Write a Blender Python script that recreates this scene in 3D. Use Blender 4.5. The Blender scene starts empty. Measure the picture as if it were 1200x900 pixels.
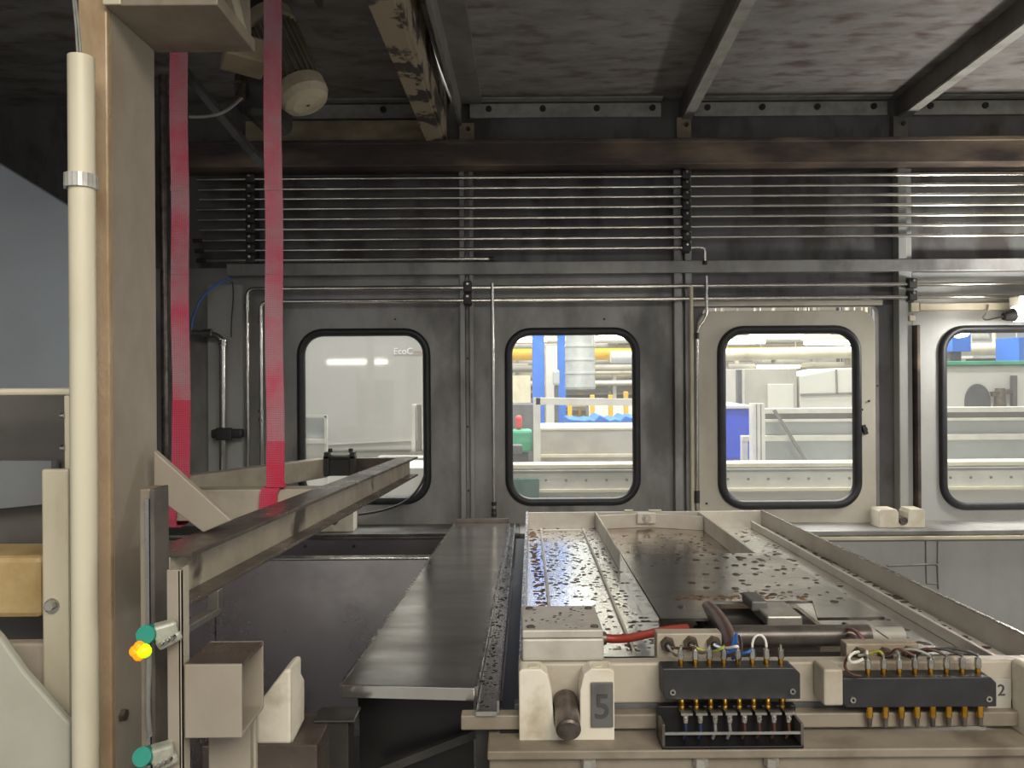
import bpy, bmesh, math, random
from mathutils import Vector, Matrix

random.seed(7)
SC = bpy.context.scene
COL = SC.collection
V = Vector

# ------------------------------------------------------------------ camera
FPX, CXP, CYP, H = 900.0, 600.0, 440.0, 1.6
ROLL = math.radians(0.4)
cam_d = bpy.data.cameras.new('camera')
cam_d.sensor_width = 36.0
cam_d.lens = FPX / 1200.0 * 36.0
cam_d.shift_y = -10.0 / 1200.0
cam_d.clip_start = 0.02
cam = bpy.data.objects.new('camera', cam_d)
COL.objects.link(cam)
cam.matrix_world = (Matrix.Translation((0, 0, H)) @ Matrix.Rotation(math.radians(90), 4, 'X')
                    @ Matrix.Rotation(-ROLL, 4, 'Z'))
SC.camera = cam

def P(px, py, Y):
    """Point of the place at distance Y that the photograph shows at (px, py)."""
    dx, dy = px - CXP, py - CYP
    c, s = math.cos(ROLL), math.sin(ROLL)
    a = dx * c - dy * s
    b = dx * s + dy * c
    return V((a / FPX * Y, Y, H - b / FPX * Y))

# ------------------------------------------------------------------ world, lights, exposure
vs = SC.view_settings
vs.view_transform = 'Standard'
vs.look = 'None'
vs.exposure = 0.0
vs.gamma = 1.0
vs.use_curve_mapping = False

world = bpy.data.worlds.new('hall_ambience')
SC.world = world
world.use_nodes = True
bg = world.node_tree.nodes['Background']
bg.inputs[0].default_value = (0.97, 0.98, 1.0, 1)
bg.inputs[1].default_value = 0.48

def area(name, loc, target, sx, sy, power, color=(1, 1, 1), parent=None):
    d = bpy.data.lights.new(name, 'AREA')
    d.shape = 'RECTANGLE'
    d.size, d.size_y = sx, sy
    d.energy = power
    d.color = color
    o = bpy.data.objects.new(name, d)
    COL.objects.link(o)
    o.location = loc
    o.rotation_euler = (V(target) - V(loc)).to_track_quat('-Z', 'Y').to_euler()
    return o

# hall lighting: area lights without fixtures, for the hall on both sides of the machine
area('hall_light_behind', (1.1, -2.0, 3.6), (-0.1, 1.6, 1.3), 3.0, 1.4, 140, (1.0, 0.93, 0.81))
area('hall_light_far', (0.5, 6.5, 6.2), (0.5, 6.0, 0), 9, 5, 1950, (1.0, 0.98, 0.93))
area('panel_fill_light', (0.4, 2.75, 4.3), (0.4, 3.7, 1.2), 5, 0.5, 175, (1.0, 0.98, 0.94))  # added fill with no fixture, aimed to brighten the grey machine panel

# ------------------------------------------------------------------ materials
def lin(c):
    if isinstance(c, str):
        c = c.lstrip('#')
        c = [int(c[i:i + 2], 16) / 255 for i in (0, 2, 4)]
    return tuple((x / 12.92 if x <= 0.04045 else ((x + 0.055) / 1.055) ** 2.4) for x in c)

def mat(name, col, rough=0.5, metal=0.0, col2=None, scale=6.0, lo=0.42, hi=0.62, stretch=(1, 1, 1),
        bump=0.0, bscale=60.0, rvar=0.0, emit=None, estr=0.0, spec=0.5, detail=6.0, col3=None, scale3=3.0,
        lo3=0.55, hi3=0.68):
    m = bpy.data.materials.new(name)
    m.use_nodes = True
    nt = m.node_tree
    N, L = nt.nodes, nt.links
    b = N['Principled BSDF']
    c1 = lin(col)
    b.inputs['Base Color'].default_value = (*c1, 1)
    b.inputs['Roughness'].default_value = rough
    b.inputs['Metallic'].default_value = metal
    b.inputs['Specular IOR Level'].default_value = spec
    geo = N.new('ShaderNodeNewGeometry')
    mp = N.new('ShaderNodeMapping')
    mp.inputs['Scale'].default_value = stretch
    L.new(geo.outputs['Position'], mp.inputs['Vector'])
    nz = N.new('ShaderNodeTexNoise')
    nz.inputs['Scale'].default_value = scale
    nz.inputs['Detail'].default_value = detail
    nz.inputs['Roughness'].default_value = 0.62
    L.new(mp.outputs[0], nz.inputs['Vector'])
    cout = None
    c2 = lin(col2) if col2 else tuple(x * 0.78 for x in c1)
    rp = N.new('ShaderNodeValToRGB')
    rp.color_ramp.elements[0].position = lo
    rp.color_ramp.elements[1].position = hi
    rp.color_ramp.elements[0].color = (*c1, 1)
    rp.color_ramp.elements[1].color = (*c2, 1)
    L.new(nz.outputs['Fac'], rp.inputs['Fac'])
    cout = rp.outputs['Color']
    if col3:
        n3 = N.new('ShaderNodeTexNoise')
        n3.inputs['Scale'].default_value = scale3
        n3.inputs['Detail'].default_value = 8
        L.new(mp.outputs[0], n3.inputs['Vector'])
        r3 = N.new('ShaderNodeValToRGB')
        r3.color_ramp.elements[0].position = lo3
        r3.color_ramp.elements[1].position = hi3
        L.new(n3.outputs['Fac'], r3.inputs['Fac'])
        mx = N.new('ShaderNodeMix')
        mx.data_type = 'RGBA'
        L.new(r3.outputs['Color'], mx.inputs[0])
        L.new(cout, mx.inputs[6])
        mx.inputs[7].default_value = (*lin(col3), 1)
        cout = mx.outputs[2]
    L.new(cout, b.inputs['Base Color'])
    if rvar:
        mr = N.new('ShaderNodeMapRange')
        mr.inputs['From Min'].default_value = 0.3
        mr.inputs['From Max'].default_value = 0.7
        mr.inputs['To Min'].default_value = max(0.03, rough - rvar)
        mr.inputs['To Max'].default_value = rough + rvar
        L.new(nz.outputs['Fac'], mr.inputs['Value'])
        L.new(mr.outputs[0], b.inputs['Roughness'])
    if bump:
        nb = N.new('ShaderNodeTexNoise')
        nb.inputs['Scale'].default_value = bscale
        nb.inputs['Detail'].default_value = 3
        L.new(mp.outputs[0], nb.inputs['Vector'])
        bp = N.new('ShaderNodeBump')
        bp.inputs['Strength'].default_value = bump
        bp.inputs['Distance'].default_value = 0.004
        L.new(nb.outputs['Fac'], bp.inputs['Height'])
        L.new(bp.outputs[0], b.inputs['Normal'])
    if emit:
        b.inputs['Emission Color'].default_value = (*lin(emit), 1)
        b.inputs['Emission Strength'].default_value = estr
    return m

def glass_mat():
    m = bpy.data.materials.new('window_glass')
    m.use_nodes = True
    nt = m.node_tree
    N, L = nt.nodes, nt.links
    N.remove(N['Principled BSDF'])
    out = N['Material Output']
    tr = N.new('ShaderNodeBsdfTransparent')
    tr.inputs[0].default_value = (0.95, 0.96, 0.95, 1)
    gl = N.new('ShaderNodeBsdfGlossy')
    gl.inputs['Roughness'].default_value = 0.04
    df = N.new('ShaderNodeBsdfTranslucent')
    df.inputs[0].default_value = (0.8, 0.8, 0.78, 1)
    m1 = N.new('ShaderNodeMixShader'); m1.inputs[0].default_value = 0.05
    m2 = N.new('ShaderNodeMixShader'); m2.inputs[0].default_value = 0.03
    L.new(tr.outputs[0], m1.inputs[1]); L.new(gl.outputs[0], m1.inputs[2])
    L.new(m1.outputs[0], m2.inputs[1]); L.new(df.outputs[0], m2.inputs[2])
    L.new(m2.outputs[0], out.inputs[0])
    return m

def strap_mat(name, c1, c2):
    m = mat(name, c1, 0.75, 0, c2, 9, 0.34, 0.60, spec=0.25)
    nt = m.node_tree
    N, L = nt.nodes, nt.links
    b = N['Principled BSDF']
    geo = N.new('ShaderNodeNewGeometry')
    w1 = N.new('ShaderNodeTexWave'); w1.bands_direction = 'Z'; w1.inputs['Scale'].default_value = 85
    w2 = N.new('ShaderNodeTexWave'); w2.bands_direction = 'X'; w2.inputs['Scale'].default_value = 95
    L.new(geo.outputs['Position'], w1.inputs[0]); L.new(geo.outputs['Position'], w2.inputs[0])
    mm = N.new('ShaderNodeMath'); mm.operation = 'ADD'
    L.new(w1.outputs['Fac'], mm.inputs[0]); L.new(w2.outputs['Fac'], mm.inputs[1])
    bp = N.new('ShaderNodeBump'); bp.inputs['Strength'].default_value = 0.5; bp.inputs['Distance'].default_value = 0.002
    L.new(mm.outputs[0], bp.inputs['Height']); L.new(bp.outputs[0], b.inputs['Normal'])
    return m

M = {}
M['wall'] = mat('grey_painted_steel', '#939290', 0.42, 0.15, '#767472', 7, 0.40, 0.66, (1, 1, .5), 0.12, 25, 0.1, col3='#5a5958', scale3=3.5)
M['wall_dark'] = mat('mottled_dark_grey_steel', '#6a6a6a', 0.45, 0.15, '#5a5858', 5, 0.40, 0.66, (1, 1, .5), 0.12, 25, 0.1, col3='#474341', scale3=9, lo3=0.48, hi3=0.62)  # darker mottled wall grey, also used for the shaded left cap
M['ceil'] = mat('ceiling_sheet_with_peeling_film', '#8f8d8b', 0.55, 0.1, '#7a7673', 7, 0.36, 0.62, (1, 2.2, 1), 0.6, 22, 0.1, col3='#5e4f4b', scale3=11, lo3=0.50, hi3=0.72)
M['strip'] = mat('galvanised_strip_and_lit_flange', '#a9a8a3', 0.45, 0.1, '#8f8c86', 18, 0.4, 0.65)
M['brownbeam'] = mat('oil_stained_brown_steel', '#4f4441', 0.4, 0.1, '#383130', 4, 0.38, 0.64, (1, 1, 3), 0.2, 30, 0.1, col3='#8d7c68', scale3=2.2, lo3=0.50, hi3=0.72)
M['ochre'] = mat('yellowed_painted_steel', '#9c8f75', 0.5, 0, '#6f6350', 5, 0.42, 0.66, (1, 1, 2), 0.1, 30)
M['peel'] = mat('peeling_beige_paint', '#978b76', 0.6, 0, '#3f3a36', 9, 0.50, 0.54, (1, 1, 1), 0.3, 40)
M['beamgrey'] = mat('dark_grey_beam_paint', '#7d7a76', 0.5, 0.1, '#66615d', 6, 0.4, 0.65)
M['post'] = mat('warm_grey_post_paint', '#9d9486', 0.48, 0, '#8a8072', 5, 0.40, 0.66, (1, 1, .6), 0.08, 30, 0.08, col3='#7d6244', scale3=3.2, lo3=0.54, hi3=0.74)
M['rustface'] = mat('tan_oil_soaked_paint', '#b09878', 0.3, 0, '#8b6f50', 9, 0.40, 0.66, (1, 1, .5), 0.5, 60, 0.1)
M['cream'] = mat('cream_plastic', '#d2cbb4', 0.4, 0, '#beb59c', 5, 0.40, 0.68, (1, 1, .4), col3='#a3987d', scale3=5, lo3=0.6, hi3=0.8)
M['beige'] = mat('beige_machine_paint', '#b3aa9a', 0.45, 0, '#9b9080', 8, 0.42, 0.66, (1, 1, 1), 0.06, 40, 0.08, col3='#82735f', scale3=8, lo3=0.56, hi3=0.74)
M['fork'] = mat('grey_beige_beam_paint', '#b1a896', 0.42, 0, '#9c9280', 9, 0.40, 0.62, (1, 1, 1), 0.1, 40, 0.08, col3='#4c4139', scale3=7, lo3=0.58, hi3=0.64)
M['forktop'] = mat('oily_brown_flange', '#5e534b', 0.3, 0.1, '#423a35', 9, 0.40, 0.66, (1, 1, 1), 0.15, 50, 0.1)
M['strap'] = strap_mat('faded_red_webbing', '#cf5b70', '#b98890')
M['strapred'] = strap_mat('clean_red_webbing', '#d43652', '#c75a70')
M['dirty'] = mat('dirty_beige_paint', '#8f8576', 0.45, 0, '#766b5c', 7, 0.40, 0.64, (1, 1, 1), 0.08, 40, 0.08, col3='#574c40', scale3=6, lo3=0.56, hi3=0.72)
M['steel'] = mat('brushed_stainless', '#b9b7b3', 0.26, 1.0, '#a3a19c', 14, 0.40, 0.66, (1, 4, 1), 0.03, 90, 0.08)
M['pipe'] = mat('bright_stainless_pipe', '#d8d5cf', 0.2, 1.0, '#c4c0b8', 14)
M['clamp'] = mat('dark_pipe_clamp', '#3b3a39', 0.5, 0.2, '#2c2b2a', 30)
M['rubber'] = mat('black_rubber', '#2b2c2e', 0.45, 0, '#232426', 20, spec=0.4)
M['glass'] = glass_mat()
M['door'] = mat('light_grey_door_paint', '#bfbaac', 0.45, 0, '#aea898', 5, 0.42, 0.66, (1, 1, .6), 0.06, 30, 0.08, col3='#94897a', scale3=4, lo3=0.62, hi3=0.76)
M['panel4'] = mat('pale_grey_panel_paint', '#a6a7a4', 0.45, 0.0, '#979894', 5, 0.42, 0.66, (1, 1, .6), 0.06, 30, 0.08)
M['plate'] = mat('oily_steel_sheet', '#e6e4e1', 0.20, 1.0, '#b5b1ad', 2.2, 0.34, 0.68, (1, 4, 1), 0.03, 30, 0.08)
M['tank'] = mat('stainless_tank_sheet', '#c2bec0', 0.27, 0.95, '#a19c9f', 3, 0.36, 0.66, (1, 1, 1), 0.015, 12, 0.08)
M['sludge'] = mat('wet_black_sludge', '#1c1a18', 0.12, 0, '#141211', 40, spec=0.8)
M['black'] = mat('black_steel_and_shade', '#171615', 0.4, 0.1, '#0f0e0e', 8)  # also fills gaps and voids, where the black stands for deep shade
M['tray'] = mat('pale_tray_paint', '#cfc9bf', 0.38, 0.1, '#bdb6aa', 8, 0.42, 0.66, (1, 1, 1), 0.04, 40, 0.08)
M['trayfloor'] = mat('wet_stainless_floor', '#f6f5f1', 0.18, 1.0, '#eae8e3', 8, 0.40, 0.66, (1, 2, 1), 0.04, 50, 0.06)
M['trayfloor_brown'] = mat('floor_with_wall_reflection', '#d6ccc0', 0.2, 1.0, '#b3a596', 8, 0.36, 0.62, (1, 2, 1), 0.05, 50, 0.06)  # brown tint stands for the dark wall mirrored in the middle floor
M['residue'] = mat('dark_oil_residue', '#5a4f44', 0.45, 0, '#40372f', 40)
M['rust'] = mat('orange_rust_crumbs', '#7d5a36', 0.8, 0, '#54402b', 60, bump=0.4, bscale=200)
M['white'] = mat('milky_white_plastic', '#dcd5c4', 0.5, 0, '#c6bca6', 14, 0.44, 0.68, (1, 1, 1), 0.03, 40, col3='#978869', scale3=12, lo3=0.58, hi3=0.76)
M['aluplate'] = mat('milled_aluminium', '#b9b6ae', 0.38, 0.6, '#a5a199', 14)
M['clipalu'] = mat('bright_clip_metal', '#d5d3cd', 0.3, 0.5, '#b9b6af', 30)
M['pin'] = mat('worn_steel_pin', '#7b726c', 0.35, 0.7, '#5b524d', 30)
M['boxpaint'] = mat('pale_grey_box_paint', '#bdb8ae', 0.4, 0.1, '#aaa499', 14, col3='#8b8172', scale3=14, lo3=0.6, hi3=0.75)
M['tag'] = mat('dark_grey_tag', '#6a6967', 0.5, 0.2, '#5c5b59', 30)
M['tagnum'] = mat('engraved_numeral', '#4b4a49', 0.6, 0.1, '#424140', 30)
M['blackplastic'] = mat('black_plastic', '#2d2d2e', 0.45, 0, '#262627', 30)
M['brass'] = mat('brass', '#d9a94a', 0.25, 1.0, '#b98a35', 40)
M['nickel'] = mat('nickel_contact', '#cfcbc4', 0.25, 1.0, '#a9a59e', 40)
M['nut'] = mat('oiled_brass_gland', '#6d6255', 0.4, 0.6, '#544a40', 40)
M['redcable'] = mat('red_cable_jacket', '#8e3a2e', 0.35, 0, '#8a2d20', 20)
M['bluewire'] = mat('blue_wire', '#3f6db8', 0.4, 0, '#355da0', 20)
M['navywire'] = mat('dark_blue_wire', '#2a3c5c', 0.4, 0, '#223250', 20)
M['greywire'] = mat('grey_wire', '#8d8d88', 0.4, 0, '#777770', 20)
M['brownwire'] = mat('brown_wire', '#5b3a30', 0.4, 0, '#472d25', 20)
M['whitewire'] = mat('white_wire', '#e4e0d6', 0.4, 0, '#cfcabd', 20)
M['yellowwire'] = mat('yellow_green_wire', '#c2b54a', 0.4, 0, '#8fa045', 60)
M['tube'] = mat('dark_conduit_tube', '#6b655f', 0.35, 0.4, '#57514c', 20)
M['teal'] = mat('teal_sensor_housing', '#1f8a78', 0.4, 0, '#1a7566', 30)
M['clear'] = mat('clear_grey_plastic', '#a9aa9c', 0.25, 0, '#8d8e80', 30)
M['led'] = mat('lit_sensor_led', '#f2b01c', 0.4, 0, '#f08a10', 90, emit='#ff8a00', estr=0.7)
M['ledg'] = mat('lit_sensor_led_green', '#c8e010', 0.4, 0, '#b0e010', 90, emit='#d0ff00', estr=0.8)
M['bluegrey'] = mat('blue_grey_guard_sheet', '#aab2ba', 0.4, 0.1, '#a0a7af', 3, 0.40, 0.66, (1, 1, 1), 0.05, 20)
M['yellowtank'] = mat('stained_yellow_plastic', '#c0a878', 0.5, 0, '#a18552', 8, 0.40, 0.66)
M['paleguard'] = mat('pale_green_grey_sheet', '#b3b2a4', 0.4, 0, '#a8a798', 5)
M['greysheet'] = mat('mid_grey_cabinet_sheet', '#605e59', 0.45, 0, '#524f4a', 4)
M['innergrey'] = mat('blue_grey_inner_sheet', '#74777a', 0.45, 0, '#696b6d', 4)
M['motor'] = mat('grey_motor_casting', '#7d7668', 0.5, 0.1, '#6c6557', 12)
M['motorcap'] = mat('beige_motor_cowl', '#b5ab95', 0.5, 0, '#9d937d', 12)
M['gear'] = mat('dark_gearbox_casting', '#3d3b38', 0.5, 0.2, '#302e2c', 12)
M['floor'] = mat('dark_machine_floor', '#3a3734', 0.5, 0, '#2c2a28', 4)
M['hallfloor'] = mat('hall_floor', '#a9a79f', 0.4, 0, '#9b988f', 2)
M['hallwall'] = mat('hall_wall_sheet', '#b9b5a4', 0.7, 0, '#9f9b8b', 1.2)
M['hallgrey'] = mat('pale_grey_cabinet', '#d0cec6', 0.35, 0, '#c8c6bd', 2)
M['hallmach'] = mat('glossy_grey_machine_skin', '#bdbbb6', 0.22, 0, '#b9b7b2', 2)
M['alu'] = mat('anodised_aluminium', '#d5d2c8', 0.4, 0.2, '#c8c5bb', 10)
M['groove'] = mat('dark_groove', '#77756f', 0.6, 0, '#6d6b65', 10)
M['hallblue'] = mat('blue_paint', '#2a6cc8', 0.45, 0, '#2560b8', 4)
M['binblue'] = mat('blue_plastic', '#0848e0', 0.4, 0, '#0840c8', 4)
M['yellow'] = mat('yellow_paint', '#e8b62a', 0.45, 0, '#d8a51f', 6)
M['green'] = mat('green_plastic', '#3d9a76', 0.5, 0, '#348a69', 6)
M['darkgreen'] = mat('dark_green_plastic', '#33605a', 0.5, 0, '#2b544e', 6)
M['redcloth'] = mat('red_plastic', '#cf4a44', 0.6, 0, '#b83d38', 6)
M['duct'] = mat('spiral_duct_zinc', '#c3c6c4', 0.35, 0.4, '#b2b5b3', 6)
M['greymach'] = mat('grey_machine_paint', '#b2aea4', 0.45, 0, '#a29e94', 4)
M['darkmach'] = mat('dark_machine_part', '#57575a', 0.5, 0, '#48484b', 8)
M['tint'] = mat('grey_tinted_screen', '#aeb3b3', 0.25, 0, '#a2a7a7', 3)
M['textwhite'] = mat('white_lettering', '#ffffff', 0.4, 0, '#fdfdf8', 5)
M['textpink'] = mat('faded_red_lettering', '#cfb0a6', 0.4, 0, '#cbaaa0', 5)
M['lampglow'] = mat('lit_lamp_diffuser', '#ffffff', 0.4, 0, '#ffffff', 5, emit='#fff6e4', estr=14.0)
M['striplamp'] = mat('lit_strip_lamp', '#ffffff', 0.4, 0, '#ffffff', 5, emit='#fff8ea', estr=16.0)
M['worklamp'] = mat('lit_work_lamp', '#ffffff', 0.4, 0, '#ffffff', 5, emit='#fff8ea', estr=40.0)

# ------------------------------------------------------------------ mesh builder
class MB:
    def __init__(self):
        self.v, self.f, self.s = [], [], []
    def add(self, vs, fs, smooth=False):
        n = len(self.v)
        self.v += [V(p) for p in vs]
        for f in fs:
            self.f.append([i + n for i in f]); self.s.append(smooth)
        return self
    def box(self, x0, x1, y0, y1, z0, z1):
        vs = [(x0, y0, z0), (x1, y0, z0), (x1, y1, z0), (x0, y1, z0), (x0, y0, z1), (x1, y0, z1), (x1, y1, z1), (x0, y1, z1)]
        return self.add(vs, [(0, 3, 2, 1), (4, 5, 6, 7), (0, 1, 5, 4), (1, 2, 6, 5), (2, 3, 7, 6), (3, 0, 4, 7)])
    def bar(self, p, q, w, h, up=(0, 0, 1)):
        p, q = V(p), V(q)
        d = (q - p).normalized()
        s = d.cross(V(up))
        if s.length < 1e-5:
            s = d.cross(V((1, 0, 0)))
        s.normalize()
        u = s.cross(d).normalized()
        vs = []
        for c in (p, q):
            for a, b in ((-1, -1), (1, -1), (1, 1), (-1, 1)):
                vs.append(c + s * (a * w / 2) + u * (b * h / 2))
        return self.add(vs, [(0, 1, 2, 3), (7, 6, 5, 4), (4, 5, 1, 0), (5, 6, 2, 1), (6, 7, 3, 2), (7, 4, 0, 3)])
    def prism(self, poly, d):
        """poly: list of 3D points (planar), extruded along vector d."""
        poly = [V(p) for p in poly]; d = V(d); n = len(poly)
        vs = poly + [p + d for p in poly]
        fs = [list(range(n))[::-1], [i + n for i in range(n)]]
        for i in range(n):
            j = (i + 1) % n
            fs.append((i, j, j + n, i + n))
        return self.add(vs, fs)
    def cyl(self, p, q, r, r2=None, seg=16, caps=True):
        p, q = V(p), V(q); r2 = r if r2 is None else r2
        d = (q - p).normalized()
        a = d.orthogonal().normalized(); b = d.cross(a)
        ring = [a * math.cos(2 * math.pi * i / seg) + b * math.sin(2 * math.pi * i / seg) for i in range(seg)]
        vs = [p + k * r for k in ring] + [q + k * r2 for k in ring]
        self.add(vs, [(i, (i + 1) % seg, (i + 1) % seg + seg, i + seg) for i in range(seg)], True)
        if caps:
            self.add([p + k * r for k in ring], [list(range(seg))[::-1]])
            self.add([q + k * r2 for k in ring], [list(range(seg))])
        return self
    def tube(self, pts, r, seg=8):
        pts = [V(p) for p in pts]
        n = len(pts)
        rings = []
        prev = None
        for i, p in enumerate(pts):
            d = (pts[min(i + 1, n - 1)] - pts[max(i - 1, 0)]).normalized()
            if prev is None:
                a = d.orthogonal().normalized()
            else:
                a = (prev - d * prev.dot(d)).normalized()
            prev = a
            b = d.cross(a)
            rings.append([p + (a * math.cos(2 * math.pi * k / seg) + b * math.sin(2 * math.pi * k / seg)) * r for k in range(seg)])
        vs = [x for rg in rings for x in rg]
        fs = []
        for i in range(n - 1):
            for k in range(seg):
                k2 = (k + 1) % seg
                fs.append((i * seg + k, i * seg + k2, (i + 1) * seg + k2, (i + 1) * seg + k))
        self.add(vs, fs, True)
        self.add(rings[0], [list(range(seg))[::-1]]); self.add(rings[-1], [list(range(seg))])
        return self
    def ribbon(self, pts, w, t, side=(1, 0, 0)):
        """flat strap along pts, width w along 'side', thickness t."""
        pts = [V(p) for p in pts]; side = V(side).normalized(); n = len(pts)
        vs = []
        for i, p in enumerate(pts):
            d = (pts[min(i + 1, n - 1)] - pts[max(i - 1, 0)]).normalized()
            nn = d.cross(side).normalized()
            for a, b in ((-1, -1), (1, -1), (1, 1), (-1, 1)):
                vs.append(p + side * (a * w / 2) + nn * (b * t / 2))
        fs = [(0, 1, 2, 3), tuple(4 * (n - 1) + k for k in (3, 2, 1, 0))]
        for i in range(n - 1):
            for k in range(4):
                k2 = (k + 1) % 4
                fs.append((4 * i + k, 4 * (i + 1) + k, 4 * (i + 1) + k2, 4 * i + k2))
        return self.add(vs, fs)
    def ibeam(self, p, q, h, w, t=0.006):
        p, q = V(p), V(q); u = V((0, 0, 1))
        self.bar(p - u * (h / 2 - t / 2) , q - u * (h / 2 - t / 2), w, t)
        self.bar(p, q, t, h - 2 * t)
        return self

def rrect(x0, x1, z0, z1, r, k=8):
    """rounded rectangle loop in xz, counter-clockwise, 4*(k+1) points"""
    out = []
    for cx, cz, a0 in ((x1 - r, z1 - r, 0), (x0 + r, z1 - r, 90), (x0 + r, z0 + r, 180), (x1 - r, z0 + r, 270)):
        for i in range(k + 1):
            a = math.radians(a0 + 90 * i / k)
            out.append((cx + r * math.cos(a), cz + r * math.sin(a)))
    return out

def holed_plate(mb, X0, X1, Z0, Z1, hole, r, y0, y1, outer_r=0.0, k=8):
    inner = rrect(*hole, r, k)
    if outer_r:
        outer = rrect(X0, X1, Z0, Z1, outer_r, k)
    else:
        outer = []
        corners = ((X1, Z1), (X0, Z1), (X0, Z0), (X1, Z0))
        for c in range(4):
            cx, cz = corners[c]
            pts = inner[c * (k + 1):(c + 1) * (k + 1)]
            if c in (0, 2):
                a, b = (cx, pts[0][1]), (pts[-1][0], cz)
            else:
                a, b = (pts[0][0], cz), (cx, pts[-1][1])
            for i in range(k + 1):
                t = i / k
                if t <= 0.5:
                    outer.append((a[0] + (cx - a[0]) * 2 * t, a[1] + (cz - a[1]) * 2 * t))
                else:
                    outer.append((cx + (b[0] - cx) * (2 * t - 1), cz + (b[1] - cz) * (2 * t - 1)))
    n = len(inner)
    vs = [(x, y0, z) for x, z in inner] + [(x, y0, z) for x, z in outer] + [(x, y1, z) for x, z in inner] + [(x, y1, z) for x, z in outer]
    fs = []
    for i in range(n):
        j = (i + 1) % n
        fs.append((i, j, n + j, n + i))
        fs.append((2 * n + i, 3 * n + i, 3 * n + j, 2 * n + j))
        fs.append((i, 2 * n + i, 2 * n + j, j))
        fs.append((n + i, n + j, 3 * n + j, 3 * n + i))
    mb.add(vs, fs)
    return mb

def gasket(mb, x0, x1, z0, z1, r, w, y, d, k=8):
    """rubber ring; outer loop = rectangle, rounded profile that stands d proud of y towards -Y"""
    prof = [(0, 0.004), (0.0, -d * 0.5), (w * 0.18, -d * 0.92), (w * 0.5, -d), (w * 0.82, -d * 0.8), (w, -d * 0.35), (w, 0.004)]
    loops = []
    for off, dy in prof:
        loops.append([(x, y + dy, z) for x, z in rrect(x0 + off, x1 - off, z0 + off, z1 - off, max(r - off, 0.004), k)])
    n = len(loops[0])
    vs = [p for lp in loops for p in lp]
    fs = []
    for a in range(len(loops) - 1):
        for i in range(n):
            j = (i + 1) % n
            fs.append((a * n + i, a * n + j, (a + 1) * n + j, (a + 1) * n + i))
    mb.add(vs, fs, True)
    return mb

WL = {}
def mesh_of(name, mb, origin, material):
    me = bpy.data.meshes.new(name)
    me.from_pydata([tuple(p - origin) for p in mb.v], [], mb.f)
    me.polygons.foreach_set('use_smooth', mb.s)
    me.materials.append(material if not isinstance(material, str) else M[material])
    bm = bmesh.new(); bm.from_mesh(me)
    bmesh.ops.recalc_face_normals(bm, faces=bm.faces)
    bm.to_mesh(me); bm.free()
    me.update()
    return me

def link(o, parent, wl):
    COL.objects.link(o)
    WL[o] = wl
    if parent is not None:
        o.parent = parent
        o.location = wl - WL[parent]
    else:
        o.location = wl
    return o

def obj(name, mb, material, parent=None, bevel=0.0, label=None):
    lo = V((min(p.x for p in mb.v), min(p.y for p in mb.v), min(p.z for p in mb.v)))
    hi = V((max(p.x for p in mb.v), max(p.y for p in mb.v), max(p.z for p in mb.v)))
    org = V(((lo.x + hi.x) / 2, (lo.y + hi.y) / 2, lo.z))
    o = bpy.data.objects.new(name, mesh_of(name, mb, org, material))
    link(o, parent, org)
    if bevel:
        b = o.modifiers.new('bevel', 'BEVEL'); b.width = bevel; b.segments = 2; b.limit_method = 'ANGLE'
        b.angle_limit = math.radians(40)
    if label:
        o['label'] = label
    return o

def thing(name, label, cat, loc, group=None):
    o = bpy.data.objects.new(name, None)
    o.empty_display_size = 0.05
    link(o, None, V(loc))
    return tag(o, label, cat, group)

def tag(o, label, cat, group=None, kind=None):
    o['label'] = label; o['category'] = cat
    if group: o['group'] = group
    if kind: o['kind'] = kind
    return o

def struct(o, label, cat):
    o['kind'] = 'structure'; o['label'] = label; o['category'] = cat
    return o

_cache = {}
def bolt(pos, axis, r, h, parent, name='bolt', material='steel', seg=6):
    key = (name, tuple(axis), r, h, material if isinstance(material, str) else material.name, seg)
    if key not in _cache:
        mb = MB(); mb.cyl((0, 0, 0), V(axis) * h, r, r * 0.92, seg)
        if seg == 6:
            mb.s = [False] * len(mb.s)
        _cache[key] = mesh_of(name, mb, V((0, 0, 0)), material)
    o = bpy.data.objects.new(name, _cache[key])
    return link(o, parent, V(pos))

def bez(p0, p1, p2, p3, n=14):
    p0, p1, p2, p3 = V(p0), V(p1), V(p2), V(p3)
    return [((1 - t) ** 3) * p0 + 3 * t * (1 - t) ** 2 * p1 + 3 * t * t * (1 - t) * p2 + t ** 3 * p3 for t in [i / n for i in range(n + 1)]]

def round_path(pts, r, n=5):
    """polyline with rounded corners"""
    pts = [V(p) for p in pts]
    out = [pts[0]]
    for i in range(1, len(pts) - 1):
        a, b, c = pts[i - 1], pts[i], pts[i + 1]
        rr = min(r, (a - b).length * .45, (c - b).length * .45)
        p = b + (a - b).normalized() * rr; q = b + (c - b).normalized() * rr
        for k in range(n + 1):
            t = k / n
            out.append((1 - t) ** 2 * p + 2 * t * (1 - t) * b + t * t * q)
    out.append(pts[-1])
    return out

def text_mesh(body, size, loc, material, name, parent, extrude=0.0008):
    cu = bpy.data.curves.new(name, 'FONT')
    cu.body = body; cu.size = size; cu.extrude = extrude
    t = bpy.data.objects.new(name, cu)
    COL.objects.link(t)
    dg = bpy.context.evaluated_depsgraph_get()
    me = bpy.data.meshes.new_from_object(t.evaluated_get(dg))
    bpy.data.objects.remove(t)
    me.transform(Matrix.Rotation(math.radians(90), 4, 'X'))
    me.materials.clear(); me.materials.append(M[material])
    o = bpy.data.objects.new(name, me)
    w = max(v.co.x for v in me.vertices)
    link(o, parent, V(loc))
    return o, w

YW = 2.60     # front of the back wall
ZC = P(600, 120, YW).z   # ceiling underside

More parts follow.
